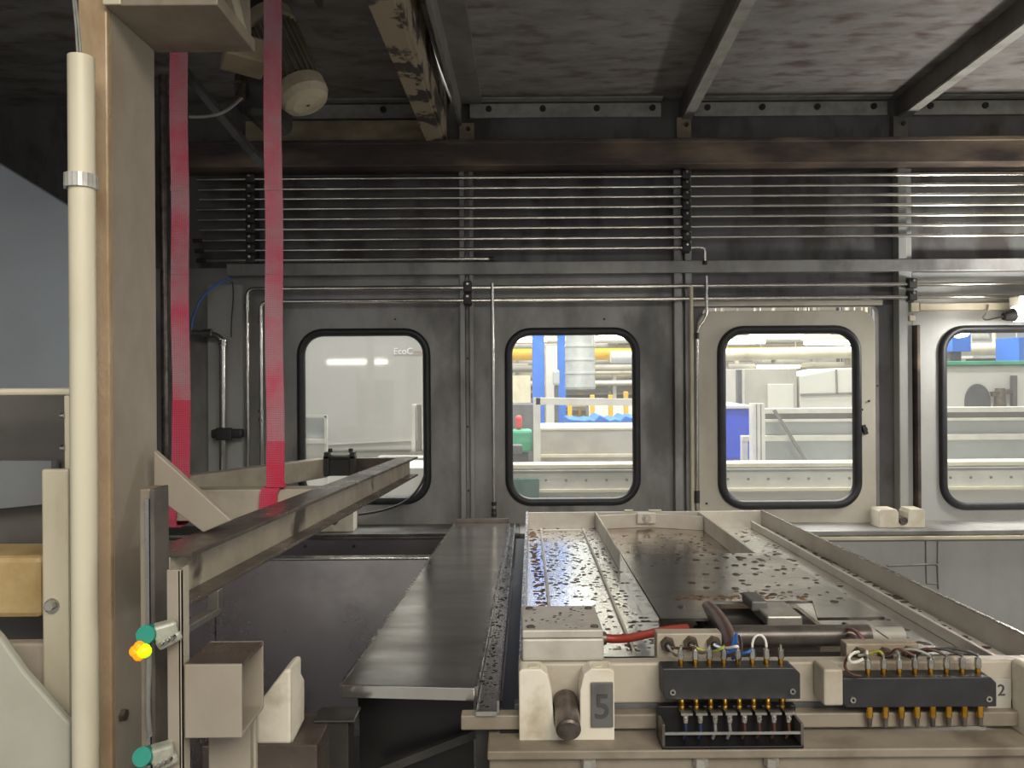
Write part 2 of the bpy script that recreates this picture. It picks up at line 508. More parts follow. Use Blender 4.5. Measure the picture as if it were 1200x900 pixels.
# ================================================================== SETTING
o = obj('floor', MB().box(-6, 7, -5, 15, -0.05, 0.0), 'hallfloor'); struct(o, 'pale hall floor running under the whole machine', 'floor')
o = obj('floor', MB().box(-1.75, 2.4, 0.3, 2.58, 0.01, 0.05), 'floor'); struct(o, 'dark oily floor pan inside the machine enclosure', 'floor')

def X(px, Y=YW): return P(px, 440, Y).x
def Z(py, Y=YW, px=600): return P(px, py, Y).z

# window openings on the wall (gasket outer bounds, photograph pixels)
WIN = [(349, 505, 385, 591), (592, 750, 384, 592), (839, 1006, 382, 595), (1100, 1262, 381, 597)]
def winrect(w):
    px0, px1, py0, py1 = w
    c = (px0 + px1) / 2
    a, b = P(px0, (py0 + py1) / 2, YW), P(px1, (py0 + py1) / 2, YW)
    return a.x, b.x, P(c, py1, YW).z, P(c, py0, YW).z
WR = [winrect(w) for w in WIN]

ZS = Z(312)          # level of the flat rail
ZB = 1.02            # underside of the window panels
wall = bpy.data.objects.new('wall_back', None); link(wall, None, V((0, YW, 0)))
struct(wall, 'dark grey steel back wall of the enclosure with rounded windows', 'wall')
obj('upper_panel', MB().box(-1.75, 2.4, YW, YW + .03, ZS, ZC + .1), 'wall_dark', wall)
obj('window_panel', holed_plate(MB(), X(335), X(541), ZB, ZS, (WR[0][0] + .012, WR[0][1] - .012, WR[0][2] + .012, WR[0][3] - .012), .075, YW, YW + .03), 'wall', wall)
obj('window_panel', holed_plate(MB(), X(555), X(792), ZB, ZS, (WR[1][0] + .012, WR[1][1] - .012, WR[1][2] + .012, WR[1][3] - .012), .075, YW, YW + .03), 'wall', wall)
obj('window_panel', holed_plate(MB(), X(1068), 2.4, ZB, ZS, (WR[3][0] + .012, WR[3][1] - .012, WR[3][2] + .012, WR[3][3] - .012), .075, YW, YW + .03), 'panel4', wall)
obj('side_panel', MB().box(-1.75, X(335), YW, YW + .03, ZB, ZS), 'wall', wall)
obj('door_frame', holed_plate(MB(), X(790), X(1070), ZB, ZS, (X(824), X(1030), ZB + .02, Z(362)), .02, YW, YW + .03), 'wall_dark', wall)
obj('lower_panel', MB().box(-1.75, 2.4, YW, YW + .03, 0, ZB), 'wall_dark', wall)

# windows
for i, wi in enumerate((0, 1, 3)):
    x0, x1, z0, z1 = WR[wi]
    w = bpy.data.objects.new('window_%d' % (i + 1), None); link(w, None, V(((x0 + x1) / 2, YW, z0)))
    struct(w, ['rounded window at the left with view of a grey machine', 'rounded window in the middle with view of blue columns',
               'rounded window at the right edge below the work lamp'][i], 'window')
    obj('rubber_gasket', gasket(MB(), x0, x1, z0, z1, .088, .026, YW, .016), 'rubber', w)
    obj('pane', MB().prism([(x, YW + .012, z) for x, z in rrect(x0 + .02, x1 - .02, z0 + .02, z1 - .02, .068)], (0, .004, 0)), 'glass', w)

# the pale door with its own window
YD = YW - .018
door = bpy.data.objects.new('door_1', None); link(door, None, V((X(922), YD, ZB)))
struct(door, 'pale grey service door with a rounded window', 'door')
x0, x1, z0, z1 = WR[2]
obj('leaf', holed_plate(MB(), X(818, YD), X(1026, YD), 1.045, Z(364, YD, 922), (x0 + .012, x1 - .012, z0 + .012, z1 - .012), .075, YD, YD + .03, outer_r=.05), 'door', door, .004)
obj('rubber_gasket', gasket(MB(), x0, x1, z0, z1, .088, .028, YD, .016), 'rubber', door)
obj('pane', MB().prism([(x, YD + .012, z) for x, z in rrect(x0 + .02, x1 - .02, z0 + .02, z1 - .02, .068)], (0, .004, 0)), 'glass', door)
lk = P(1012, 503, YD)
mb = MB(); mb.cyl(lk, lk - V((0, .012, 0)), .010, .009, 12); mb.bar(lk + V((-.006, -.010, .014)), lk + V((.004, -.010, -.016)), .012, .012)
obj('lock_catch', mb, 'clamp', door)
for (px, py) in ((1010, 480), (828, 590), (1018, 470)):
    bolt(P(px, py, YD), (0, -1, 0), .004, .004, door, 'screw', 'clamp', 8)

# mullions and rails
def trim(n, mb, m, label, bev=.002):
    o = obj('trim_%d' % n, mb, m, None, bev); return struct(o, label, 'trim')
mb = MB(); mb.box(X(540), X(546), YW - .035, YW, ZB, ZC - .21); mb.box(X(546), X(551), YW - .012, YW, ZB, ZC - .21); mb.box(X(551), X(556), YW - .03, YW, ZB, ZC - .21)
trim(1, mb, 'wall', 'grey channel post between the left and middle windows')
mb = MB(); mb.box(X(788), X(797), YW - .035, YW, ZB, ZC - .21); mb.box(X(797), X(801), YW - .01, YW, ZB, ZC - .21); mb.box(X(801), X(809), YW - .032, YW, ZB, ZC - .21)
trim(2, mb, 'wall', 'grey channel post between the middle window and the door')
mb = MB(); mb.box(X(1047), X(1057), YW - .04, YW, ZB, ZC - .21); mb.box(X(1057), X(1064), YW - .03, YW, ZB, ZC - .21)
trim(3, mb, 'panel4', 'grey channel post between the door and the right window')
mb = MB(); mb.box(X(1065), X(1069), YW - .055, YW, ZB, Z(385)); 
trim(4, mb, 'brownbeam', 'thin brownish strip beside the right window panel')
mb = MB(); mb.box(X(272), 2.35, YW - .045, YW - .001, Z(323), Z(309))
trim(5, mb, 'wall', 'flat grey rail running above the windows')
mb = MB(); mb.box(X(812), X(1032), YW - .02, YW - .001, Z(361), Z(355))
trim(6, mb, 'door', 'pale drip strip right above the door')
for (px, py) in ((463, 374), (548, 420), (548, 500), (549, 575), (708, 374), (1028, 452)):
    bolt(P(px, py, YW if px in (463, 708) else YW - .012), (0, -1, 0), .004, .003, wall, 'screw', 'clamp', 8)
# left recess: lighter cover panel with pipes
mb = MB(); mb.box(X(246), X(286), YW - .02, YW - .001, ZB, Z(332))
trim(7, mb, 'panel4', 'narrow pale cover strip left of the left window')

# ledge with lower panel
YL = 2.45
ZL = Z(624, YL)
ledge = bpy.data.objects.new('wall_lower', None); link(ledge, None, V((0, YL, 0)))
struct(ledge, 'low grey steel skirting wall in front of the windows', 'wall')
obj('top_cap', MB().box(-1.70, .02, YL - .012, YW, ZL - .016, ZL), 'wall_dark', ledge, .003)  # left cap takes a darker colour that stands for its shade
obj('top_cap', MB().box(.02, 2.35, YL - .012, YW, ZL - .016, ZL), 'wall', ledge, .003)
obj('polished_lip', MB().box(-1.70, .02, YL - .016, YL - .012, ZL - .006, ZL + .001), 'steel', ledge)
obj('face_sheet', MB().box(X(600, YL), 2.35, YL, YL + .02, .05, ZL - .016), 'panel4', ledge)
obj('face_sheet', MB().box(-1.70, X(600, YL), YL, YL + .02, .05, ZL - .016), 'tank', ledge)
obj('bright_edge', MB().box(.55, 2.35, YL - .016, YL, ZL - .030, ZL - .018), 'cream', ledge, .002)
for px in (358, 415):
    bolt(P(px, 640, YL), (0, -1, 0), .006, .006, ledge, 'bolt', 'clamp')

# ceiling and its beams
ceil = bpy.data.objects.new('ceiling', None); link(ceil, None, V((0, 1.4, ZC)))
struct(ceil, 'grey sheet steel ceiling with peeling dirt film', 'ceiling')
def beamX(px_w, Y):      # ceiling beams run slightly askew to the wall
    return X(px_w, YW) + (YW - Y) * -0.055
edges = [-1.75, X(532), X(800), X(1052), 2.4]
for i in range(4):
    a, b = edges[i] + .004, edges[i + 1] - .004
    sk = 0.055 * (YW - .2)
    mb = MB().prism([(a, YW, ZC), (b, YW, ZC), (b - (sk if i < 3 else 0), .2, ZC), (a - (sk if i > 0 else 0), .2, ZC)], (0, 0, .02))
    obj('ceiling_sheet', mb, 'ceil', ceil)
for (a, b, bs) in ((300, 500, (320, 452)), (553, 776, (575, 638, 701, 766)), (815, 1040, (830, 894, 958, 1024)), (1062, 1330, (1090, 1154, 1218, 1282))):
    mb = MB(); mb.box(X(a), X(b), YW - .012, YW - .001, Z(139), Z(123)); mb.box(X(a), X(b), YW - .05, YW - .012, ZC - .004, ZC - .0005)
    s = obj('edge_strip', mb, 'strip', ceil)
    for px in bs:
        bolt((X(px), YW - .012, Z(129)), (0, -1, 0), .011, .006, s, 'bolt', 'clamp', 10)

def ceil_beam(name, px, label, depth, wide, m, lip=True):
    # web, lower and upper flange and a cleat at the wall
    t = thing(name, label, 'beam', (beamX(px, 1.4), 1.4, ZC - depth), 'beams under the enclosure ceiling')
    p, q = V((beamX(px, .25), .25, ZC)), V((beamX(px, YW - .002), YW - .002, ZC))
    mb = MB(); mb.bar(p - V((0, 0, depth / 2)), q - V((0, 0, depth / 2)), .008, depth)
    obj('web', mb, 'beamgrey', t)
    mb = MB(); mb.bar(p + V((wide / 2, 0, -depth - .004)), q + V((wide / 2, 0, -depth - .004)), wide, .008)
    obj('lower_flange', mb, m, t)  # paler than the web: the light on the flange is in the colour
    mb = MB(); mb.bar(p + V((wide / 2 + .004, 0, -.005)), q + V((wide / 2 + .004, 0, -.005)), wide, .006)
    obj('upper_flange', mb, 'beamgrey', t)
    mb = MB(); c = q + V((.002, 0, 0)); mb.box(c.x - .02, c.x + .028, YW - .02, YW - .003, Z(172), Z(141))
    obj('end_cleat', mb, 'ochre' if px > 700 and px < 900 else 'beamgrey', t)
    bolt((c.x + .012, YW - .02, Z(150)), (0, -1, 0), .008, .006, t, 'bolt', 'clamp')
    return t
ceil_beam('ceiling_beam', 800, 'slim grey ceiling beam meeting the wall above the door, second from right', .06, .034, 'strip')
ceil_beam('ceiling_beam', 1052, 'slim grey ceiling beam at the far right of the enclosure', .06, .034, 'strip')
# the deep beam with peeling paint
t = thing('ceiling_beam', 'deep ceiling beam with peeling beige paint right of the hoist', 'beam', (X(520), 1.5, ZC - .16), 'beams under the enclosure ceiling')
p, q = P(452, 0, 1.62), P(512, 172, 2.55)
p0 = p + (p - q) * .9
zb = q.z
for (n, a, b, m) in (('lower_flange', -.045, .045, 'peel'), ('upper_flange', .10, .17, 'beamgrey')):
    if n == 'lower_flange':
        mb = MB(); mb.bar(V((p0.x, p0.y, zb + .004)), V((q.x, q.y, zb + .004)), .055, .008)
    else:
        mb = MB(); mb.bar(V((p0.x + .115, p0.y, ZC - .012)), V((q.x + .115, q.y, ZC - .012)), .07, .020)
    obj(n, mb, m, t)
mb = MB(); mb.bar(V((p0.x + .03, p0.y, (zb + ZC) / 2 + .002)), V((q.x + .03, q.y, (zb + ZC) / 2 + .002)), .012, ZC - zb - .012)
obj('web', mb, 'peel', t)
mb = MB(); mb.bar(V((p0.x + .078, p0.y, (zb + ZC) / 2 + .03)), V((q.x + .078, q.y, (zb + ZC) / 2 + .03)), .01, ZC - zb - .08)
obj('inner_web', mb, 'beamgrey', t)
mb = MB(); c = P(545, 155, YW - .03); mb.box(c.x - .02, c.x + .03, YW - .02, YW - .003, Z(174), Z(146))
s = obj('end_cleat', mb, 'ochre', t); bolt((c.x + .01, YW - .02, Z(153)), (0, -1, 0), .008, .006, s, 'bolt', 'clamp')

mb = MB(); mb.box(X(205), 2.38, YW - .11, YW - .001, Z(204), Z(177)); mb.box(X(205), 2.38, YW - .115, YW - .105, Z(180), Z(175))
o = obj('cross_beam', mb, 'brownbeam', None, .003); tag(o, 'long brown oil-stained beam across the wall right above the pipes', 'beam')
mb = MB(); mb.box(X(300), X(505), YW - .09, YW - .001, Z(174.5), Z(150))
o = obj('ledge_beam', mb, 'ochre', None, .003); tag(o, 'short yellowed ledge on top of the brown beam behind the motor', 'beam')

o = obj('wall_left', MB().box(-1.79, -1.75, .2, YW + .03, 0, ZC + .1), 'wall_dark'); struct(o, 'dark grey side wall at the far left of the enclosure', 'wall')
o = obj('wall_right', MB().box(2.4, 2.44, .8, YW + .03, 0, ZC + .1), 'panel4'); struct(o, 'grey side wall at the far right of the enclosure', 'wall')

# ================================================================== PIPES ON THE WALL
YP = YW - .05
ORD = ['topmost', 'second', 'third', 'fourth', 'fifth', 'sixth', 'seventh', 'eighth', 'ninth and lowest']
PY = [209, 221, 232.5, 244.3, 256.3, 268.2, 280.5, 292.5, 304]
PR = .0060
for i, py in enumerate(PY):
    z = P(450, py, YP).z
    xl = X(232 + (i % 3) * 2, YP)
    if i < 7:
        pts = [(xl, YP, z), (2.36, YP, z)]
        lab = '%s of the nine thin pipes along the upper wall, running full width' % ORD[i]
    elif i == 7:
        xe = X(827, YP)
        pts = round_path([(xl, YP, z), (xe, YP, z), (xe, YP, Z(306, YP, 800))], .015)
        lab = 'eighth thin pipe along the upper wall, bent down above the door corner'
    else:
        pts = [(xl, YP, z), (X(576, YP), YP, z)]
        lab = 'ninth and lowest thin pipe, ending halfway beside the middle window'
    mb = MB(); mb.tube(pts, PR, 10)
    o = obj('wall_pipe', mb, 'pipe'); tag(o, lab, 'pipe', 'thin pipes along the upper wall')
    if i >= 7:
        e = pts[-1]
        mb = MB(); mb.cyl(V(e) - V((.006, 0, 0)) if i == 8 else V(e), V(e) + (V((.012, 0, 0)) if i == 8 else V((0, 0, -.012))), .008, .008, 10)
        obj('end_fitting', mb, 'clamp', o)
    if i >= 6:
        mb = MB(); mb.cyl((xl - .012, YP, z), (xl + .02, YP, z), .0075, None, 10); obj('end_fitting', mb, 'clamp', o)

def clamp_stack(px, y0, y1, n, label, group='pipe clamp stacks'):
    t = thing('pipe_clamp_stack', label, 'pipe clamp', P(px, y1, YP), group)
    x = P(px, (y0 + y1) / 2, YP).x
    za, zb_ = P(px, y1, YP).z, P(px, y0, YP).z
    mb = MB(); mb.box(x - .012, x + .012, YP + .008, YW - .001, za, zb_)
    obj('mounting_rail', mb, 'clamp', t)
    for k in range(n):
        z = za + (zb_ - za) * (k + .5) / n
        hh = (zb_ - za) / n * .40
        mb = MB(); mb.box(x - .014, x + .014, YP - .014, YP + .014, z - hh, z + hh)
        c = obj('clamp_block', mb, 'clamp', t, .003)
        bolt((x, YP - .014, z + hh * .5), (0, -1, 0), .005, .006, c, 'screw', 'steel')
clamp_stack(294, 204, 310, 9, 'black clamp stack holding the left ends of the nine thin pipes')
clamp_stack(804, 199, 296, 8, 'black clamp stack holding the thin pipes above the middle post')
clamp_stack(548, 329, 358, 2, 'small black double clamp above the post left of the middle window')
clamp_stack(1068, 325, 354, 2, 'small black double clamp above the post right of the door')

YQ = YW - .05
za, zb_ = P(600, 336.5, YQ).z, P(600, 351.5, YQ).z
xa, xb = X(290, YQ), X(306, YQ)
for k, (z, xx, r, lab) in enumerate(((za, xa, .0072, 'upper of two bright pipes above the windows, bending down at left'),
                                  (zb_, xb, .0072, 'lower of two bright pipes above the windows, bending down at left'))):
    mb = MB(); mb.tube(round_path([(xx, YQ, Z(560, YQ)), (xx, YQ, z), (2.36, YQ, z)], .03, 8), r, 12)
    o = obj('wall_pipe', mb, 'pipe'); tag(o, lab, 'pipe', 'bright pipes above the windows')
    mb = MB(); mb.cyl((xx, YQ, z - .07), (xx, YQ, z - .045), r * 1.35, None, 12); obj('coupling', mb, 'steel', o)
    if k == 1:
        for py in (478, 488):
            mb = MB(); mb.cyl((xx, YQ, Z(py, YQ)), (xx, YQ, Z(py + 5, YQ)), r * 1.4, None, 12); obj('coupling', mb, 'steel', o)

YV = YW - .055
mb = MB(); p = P(577, 332, YV); q = P(577, 602, YV); mb.cyl(p, (p.x, YV, q.z), .0062, None, 12)
o = obj('vertical_pipe', mb, 'pipe'); tag(o, 'straight vertical bright pipe left of the middle window', 'pipe')
for py in (588, 596, 601):
    mb = MB(); z = Z(py, YV); mb.cyl((p.x, YV, z), (p.x, YV, z - .012), .009, .009, 10); obj('end_fitting', mb, 'clamp', o)
mb = MB(); p = P(810, 336, YV); q = P(810, 602, YV); mb.cyl(p, (p.x, YV, q.z), .0065, None, 12)
o = obj('vertical_pipe', mb, 'cream'); tag(o, 'straight vertical cream conduit along the post left of the door', 'pipe')
mb = MB()
ya = YW - .065
mb.tube(round_path([P(828, 323, ya), P(828, 372, ya), P(817, 386, ya), P(817, 600, ya)], .02), .0045, 10)
o = obj('thin_tube', mb, 'pipe'); tag(o, 'thin kinked steel tube at the upper left corner of the door', 'pipe')
mb = MB(); z = P(817, 390, ya); mb.cyl(z, z - V((0, 0, .02)), .007, None, 8); obj('fitting', mb, 'clamp', o)
mb = MB(); z = P(817, 575, ya); mb.cyl(z, z - V((0, 0, .04)), .009, None, 8); obj('fitting', mb, 'clamp', o)

# left short pipe with elbow and clamp
mb = MB(); mb.tube(round_path([P(226, 390, YV), P(261, 393, YV), P(261, 560, YV)], .04, 8), .011, 14)
o = obj('vertical_pipe', mb, 'pipe'); tag(o, 'thick short pipe with elbow between the two red straps', 'pipe')
mb = MB(); p = P(238, 391, YV); mb.cyl(p, p + V((.03, 0, 0)), .016, None, 12); obj('coupling', mb, 'steel', o)
mb = MB(); p = P(261, 398, YV); mb.cyl(p, p - V((0, 0, .02)), .015, None, 12); obj('coupling', mb, 'steel', o)
mb = MB(); a, b = P(249, 503, YV), P(285, 513, YV); mb.box(a.x, b.x, YV - .018, YV + .018, b.z, a.z)
c = obj('clamp_block', mb, 'clamp', o, .006)
mb = MB(); mb.box(a.x + .02, b.x - .03, YV - .028, YV - .016, b.z - .006, a.z + .006); obj('clamp_bolt', mb, 'clamp', o, .003)
mb = MB(); p = P(191, 118, 2.35); q = P(191, 545, 2.35); mb.cyl((p.x, 2.35, ZC), (p.x, 2.35, q.z), .011, None, 14)
o = obj('guide_rod', mb, 'pin'); tag(o, 'dark vertical rod right behind the left red strap', 'rod')
# hoses
mb = MB(); mb.tube(bez(P(224, 386, 2.5), P(228, 350, 2.5), P(245, 335, 2.52), P(270, 326, 2.54)), .004, 8)
o = obj('air_hose', mb, 'bluewire'); tag(o, 'thin blue hose curving up beside the left strap', 'hose')
mb = MB(); mb.tube(bez(P(272, 330, 2.56), P(276, 350, 2.56), P(270, 365, 2.56), P(271, 395, 2.56)), .002, 6)
o = obj('cable', mb, 'clamp'); tag(o, 'thin dark cable hanging on the pale strip between the straps', 'cable')
mb = MB(); mb.tube(bez(P(498, 556, 2.56), P(488, 588, 2.54), P(462, 598, 2.5), P(420, 603, 2.49)), .004, 8)
o = obj('cable', mb, 'rubber'); tag(o, 'black cable drooping across the corner of the left window', 'cable')

# lamp at the right edge
lp = P(1196, 368, 2.40)
t = thing('work_lamp', 'lit work lamp at the right edge above the window', 'lamp', (lp.x, 2.40, lp.z))
mb = MB(); mb.cyl(P(1176, 371, 2.40), P(1188, 369, 2.40), .012, .022, 16); obj('lamp_neck', mb, 'gear', t)
mb = MB(); mb.cyl((lp.x - .02, 2.40, lp.z), (lp.x + .38, 2.40, lp.z), .024, None, 20); obj('lamp_tube', mb, 'worklamp', t)
mb = MB(); mb.bar((lp.x + .02, 2.46, lp.z + .02), (lp.x + .36, 2.46, lp.z + .02), .05, .08); obj('lamp_bracket', mb, 'greymach', t)
mb = MB(); mb.bar((lp.x + .1, 2.46, lp.z + .02), (lp.x + .1, 2.569, lp.z + .02), .03, .03); obj('lamp_arm', mb, 'greymach', t)
mb = MB(); mb.tube(bez(P(1176, 371, 2.40), P(1164, 372, 2.42), P(1154, 378, 2.5), P(1152, 372, 2.55)) + bez(P(1152, 372, 2.55), P(1156, 366, 2.56), P(1158, 362, 2.56), P(1158, 357, 2.56), 6)[1:], .003, 6)
obj('lamp_cable', mb, 'greywire', t)
pl = bpy.data.lights.new('work_lamp_light', 'POINT'); pl.shadow_soft_size = .04; pl.energy = 15; pl.color = (1, .97, .92)
plo = bpy.data.objects.new('work_lamp_light', pl); COL.objects.link(plo); plo.parent = t
plo.location = V((.10, -.07, -.01))
for (xa_, xb_, lab) in ((-1.40, -.95, 'long lit strip lamp on a stand behind the operator, mirrored in the left window'),):
    lt = thing('strip_lamp', lab, 'lamp', ((xa_ + xb_) / 2, -.6, 0))
    mb = MB(); mb.cyl((xa_, -.6, 1.712), (xb_, -.6, 1.712), .018, None, 14); obj('lamp_tube', mb, 'striplamp', lt)
    mb = MB(); mb.box(xa_ - .02, xb_ + .02, -.66, -.622, 1.69, 1.735); obj('housing', mb, 'alu', lt)
    mb = MB(); mb.cyl(((xa_ + xb_) / 2, -.64, 0), ((xa_ + xb_) / 2, -.64, 1.69), .015, None, 10); obj('stand', mb, 'darkmach', lt)
# conduit box beside the lamp
t = thing('cable_duct', 'white plastic cable duct right of the door top', 'conduit', P(1070, 367, 2.56))
a, b = P(1065, 355, 2.57), P(1073, 366, 2.57)
mb = MB(); mb.box(a.x, b.x + .004, 2.555, YW - .001, b.z, a.z); obj('end_box', mb, 'cream', t, .002)
a, b = P(1078, 356, 2.57), P(1290, 363.5, 2.57)
mb = MB(); mb.box(a.x, b.x, 2.57, YW - .001, P(1130, 363.5, 2.57).z, P(1130, 355, 2.57).z); obj('duct_body', mb, 'cream', t, .002)
mb = MB(); a = P(1067, 370, 2.57); mb.box(a.x - .008, a.x + .012, 2.56, YW - .001, a.z - .018, a.z); obj('clip', mb, 'cream', t, .002)

# ================================================================== V-BLOCKS on the ledge
def v_block(px0, px1, py0, label, slot):
    Yb = YL + .03
    a, b = P(px0, py0, Yb), P(px1, py0, Yb)
    z0, z1 = ZL, a.z
    t = thing('cradle_block', label, 'block', ((a.x + b.x) / 2, Yb, z0), 'white cradle blocks on the skirting')
    w = b.x - a.x; cx = a.x + w * slot; r = w * .10
    poly = [(a.x, z0), (b.x, z0), (b.x, z1 - .006), (b.x - .006, z1), (cx + r * 1.5, z1), (cx + r, z1 - .012)]
    zc = z1 - (z1 - z0) * .62
    for k in range(9):
        an = math.radians(0 - 180 * k / 8)
        poly.append((cx + r * math.cos(an), zc + r * math.sin(an)))
    poly += [(cx - r, z1 - .012), (cx - r * 1.5, z1), (a.x + .006, z1), (a.x, z1 - .006)]
    mb = MB(); mb.prism([(x, Yb, z) for x, z in poly], (0, .06, 0)); obj('block_body', mb, 'white', t, .002)
    mb = MB(); mb.cyl((cx, Yb - .004, zc), (cx, Yb + .055, zc), r * .85, None, 12); obj('pin', mb, 'pin', t)
v_block(368, 414, 590, 'white notched cradle block below the left window', .5)
v_block(1030, 1084, 597, 'white notched cradle block below the post right of the door', .53)
mb = MB()
y_ = YL - .004
mb.tube(round_path([P(1040, 663, y_), P(1099, 661, y_), P(1100, 690, y_)], .01), .003, 6)
mb.tube([P(1099, 634, y_), P(1099, 661, y_)], .002, 6)
mb.tube([P(1085, 634, y_), P(1086, 684, y_)], .002, 6)
mb.tube([P(1086, 684, y_), P(1100, 684, y_)], .002, 6)
o = obj('wire_bracket', mb, 'greywire'); tag(o, 'thin bent wire bracket on the skirting beyond the tray', 'bracket')

# ================================================================== LEFT GANTRY
XR = -0.496
post = thing('gantry_post', 'tall grey-beige gantry post with oily tan front edge at left', 'post', (-.52, 1.0, 0))
obj('side_web', MB().box(-.505, XR, .956, 1.071, .05, 2.50), 'post', post)
obj('front_flange', MB().box(-.532, XR, .946, .956, .05, 2.50), 'rustface', post, .002)
obj('rear_flange', MB().box(-.532, -.505, 1.061, 1.071, .05, 2.50), 'post', post)
mb = MB(); mb.box(XR, -.357, .94, 1.078, 2.056, 2.074); obj('head_plate', mb, 'dirty', post, .002)
mb = MB(); mb.box(XR, -.474, .936, .94, 2.056, 2.074); obj('head_rib', mb, 'cream', post, .001)
mb = MB(); mb.prism([P(180, 528, 1.03), P(271, 610, 1.03), P(238, 624, 1.03), P(180, 580, 1.03)], (0, .012, 0)); obj('knee_brace', mb, 'post', post, .0015)
for (px, py) in ((136, 838), (122, 800)):
    bolt((XR if px > 130 else -.53, P(px, py, 1.0).y - (.03 if px > 130 else .054), P(px, py, .97).z), (1, 0, 0) if px > 130 else (0, -1, 0), .008, .006, post, 'bolt', 'nut')

t = thing('cable_tube', 'cream plastic cable tube strapped to the gantry post', 'tube', P(94, 990, .90))
p, q = P(95, 67, .90), P(95, 990, .90)
mb = MB(); mb.cyl((p.x, .9, q.z), (p.x, .9, p.z), .0145, None, 24, True); obj('tube_body', mb, 'cream', t)
mb = MB(); mb.tube([(p.x - .004, .9, p.z), P(89, 30, .9), P(84, -20, .92)], .0015, 6); mb.tube([(p.x, .9, p.z), P(92, 30, .9), P(86, -20, .92)], .0015, 6)
obj('wire', mb, 'greywire', t)
a = P(95, 213, .9)
mb = MB()
for k in range(14):
    an0, an1 = math.radians(150 + 240 * k / 14), math.radians(150 + 240 * (k + 1) / 14)
    mb.bar(a + V((.0165 * math.cos(an0), .0165 * math.sin(an0), 0)), a + V((.0165 * math.cos(an1), .0165 * math.sin(an1), 0)), .003, .016)
mb.bar(a + V((.0135, .004, 0)), V((-.515, .944, a.z - .006)), .004, .016)
mb.bar(a + V((-.014, .004, 0)), a + V((-.018, -.002, 0)), .006, .016)
cl = obj('pipe_clip', mb, 'clipalu', t)

# vertical rail and bars near the post
t = thing('guide_rail', 'dark vertical guide rail standing against the gantry post', 'rail', P(174, 905, .82))
a, b = P(163, 573, .82), P(186, 990, .82)
mb = MB(); mb.box(a.x, b.x - .006, .82, .85, b.z, a.z); obj('rail_body', mb, 'dirty', t, .002)
mb = MB(); mb.box(b.x - .005, b.x, .815, .85, b.z, a.z); obj('rail_lip', mb, 'tube', t, .001)
mb = MB(); mb.box(a.x + .009, a.x + .013, .814, .82, b.z, a.z - .01); obj('polished_edge', mb, 'steel', t)
t = thing('sensor_bar', 'flat grey upright bar carrying the two teal sensors', 'bar', P(205, 905, .80))
a, b = P(195, 668, .80), P(214, 990, .80)
mb = MB(); mb.box(a.x, b.x, .80, .806, b.z, a.z); obj('bar_body', mb, 'post', t, .001)
mb = MB(); mb.box(b.x - .0025, b.x, .80, .82, b.z, a.z); obj('side_flange', mb, 'beige', t)

def sensor(px, py, label, lit):
    Ys = .775
    a = P(px, py, Ys)
    t = thing('proximity_sensor', label, 'sensor', (a.x, Ys, a.z - .02), 'teal proximity sensors on the upright bar')
    mb = MB(); mb.cyl(P(px - 2, py - 18, Ys), P(px + 8, py - 20, Ys + .02), .0095, .0095, 14); obj('sensor_head', mb, 'teal', t)
    mb = MB(); mb.bar(P(px + 8, py - 20, Ys + .012), P(px + 36, py - 28, Ys + .022), .018, .016); obj('holder', mb, 'clear', t, .003)
    mb = MB(); mb.bar(P(px + 12, py - 5, Ys + .006), P(px + 40, py - 20, Ys + .02), .012, .010); obj('connector', mb, 'clear', t, .003)
    for k in range(3):
        c = P(px + 18 + 7 * k, py - 8 - 4 * k, Ys + .002 + .004 * k)
        bolt(c, (0, -1, 0), .0025, .006, t, 'screw', 'steel', 8)
    mb = MB(); mb.tube(bez(P(px + 2, py + 6, Ys), P(px + 4, py + 30, Ys + .01), P(px - 2, py + 60, Ys + .02), P(px + 4, py + 100, Ys + .03), 8), .003, 6); obj('sensor_cable', mb, 'greywire', t)
    if lit:
        c = P(px - 6, py + 1, Ys - .004)
        for (dx, dz, r, m_, nm) in ((-.006, 0, .0062, 'led', 'orange_led'), (-.002, .0045, .006, 'led', 'orange_led'), (-.003, -.0045, .0055, 'led', 'orange_led'), (.003, .0005, .0075, 'ledg', 'green_led')):
            mb = MB(); cc = c + V((dx, 0, dz))
            rings = [(r * math.cos(math.pi / 2 * j / 4), r * math.sin(math.pi / 2 * j / 4)) for j in range(5)]
            for j in range(4):
                mb.cyl(cc - V((0, rings[j][1], 0)), cc - V((0, rings[j + 1][1], 0)), rings[j][0], max(rings[j + 1][0], .0002), 12, caps=(j == 0))
            obj(nm, mb, m_, t)
sensor(172, 762, 'teal sensor with glowing yellow light on the upright bar', True)
sensor(168, 905, 'lower teal sensor cut off by the picture edge, unlit', False)

# square tube bracket
t = thing('square_tube', 'short open-ended beige square tube beside the upright bar', 'tube', P(255, 865, .84))
xa, xb = P(216, 800, .80).x, P(283, 800, .80).x
zt, zl = P(250, 779, .80).z, P(250, 865, .80).z
mb = MB(); w = .004
mb.box(xa, xb, .80, .80 + w, zl, zt); mb.box(xa, xb, .872 - w, .872, zl, zt)
mb.box(xa, xb, .80 + w, .872 - w, zl, zl + w)
obj('tube_walls', mb, 'post', t, .001)
obj('top_wall', MB().box(xa, xb, .80 + w, .872 - w, zt - w, zt), 'forktop', t)
mb = MB(); mb.box(xa - .005, P(301, 800, .88).x, .874, .882, zl - .12, P(250, 752, .88).z); obj('back_plate', mb, 'beige', t, .001)
mb = MB(); mb.box(xa, P(292, 800, .86).x, .862, .873, zl - .12, zl - .001); obj('lower_plate', mb, 'post', t, .001)

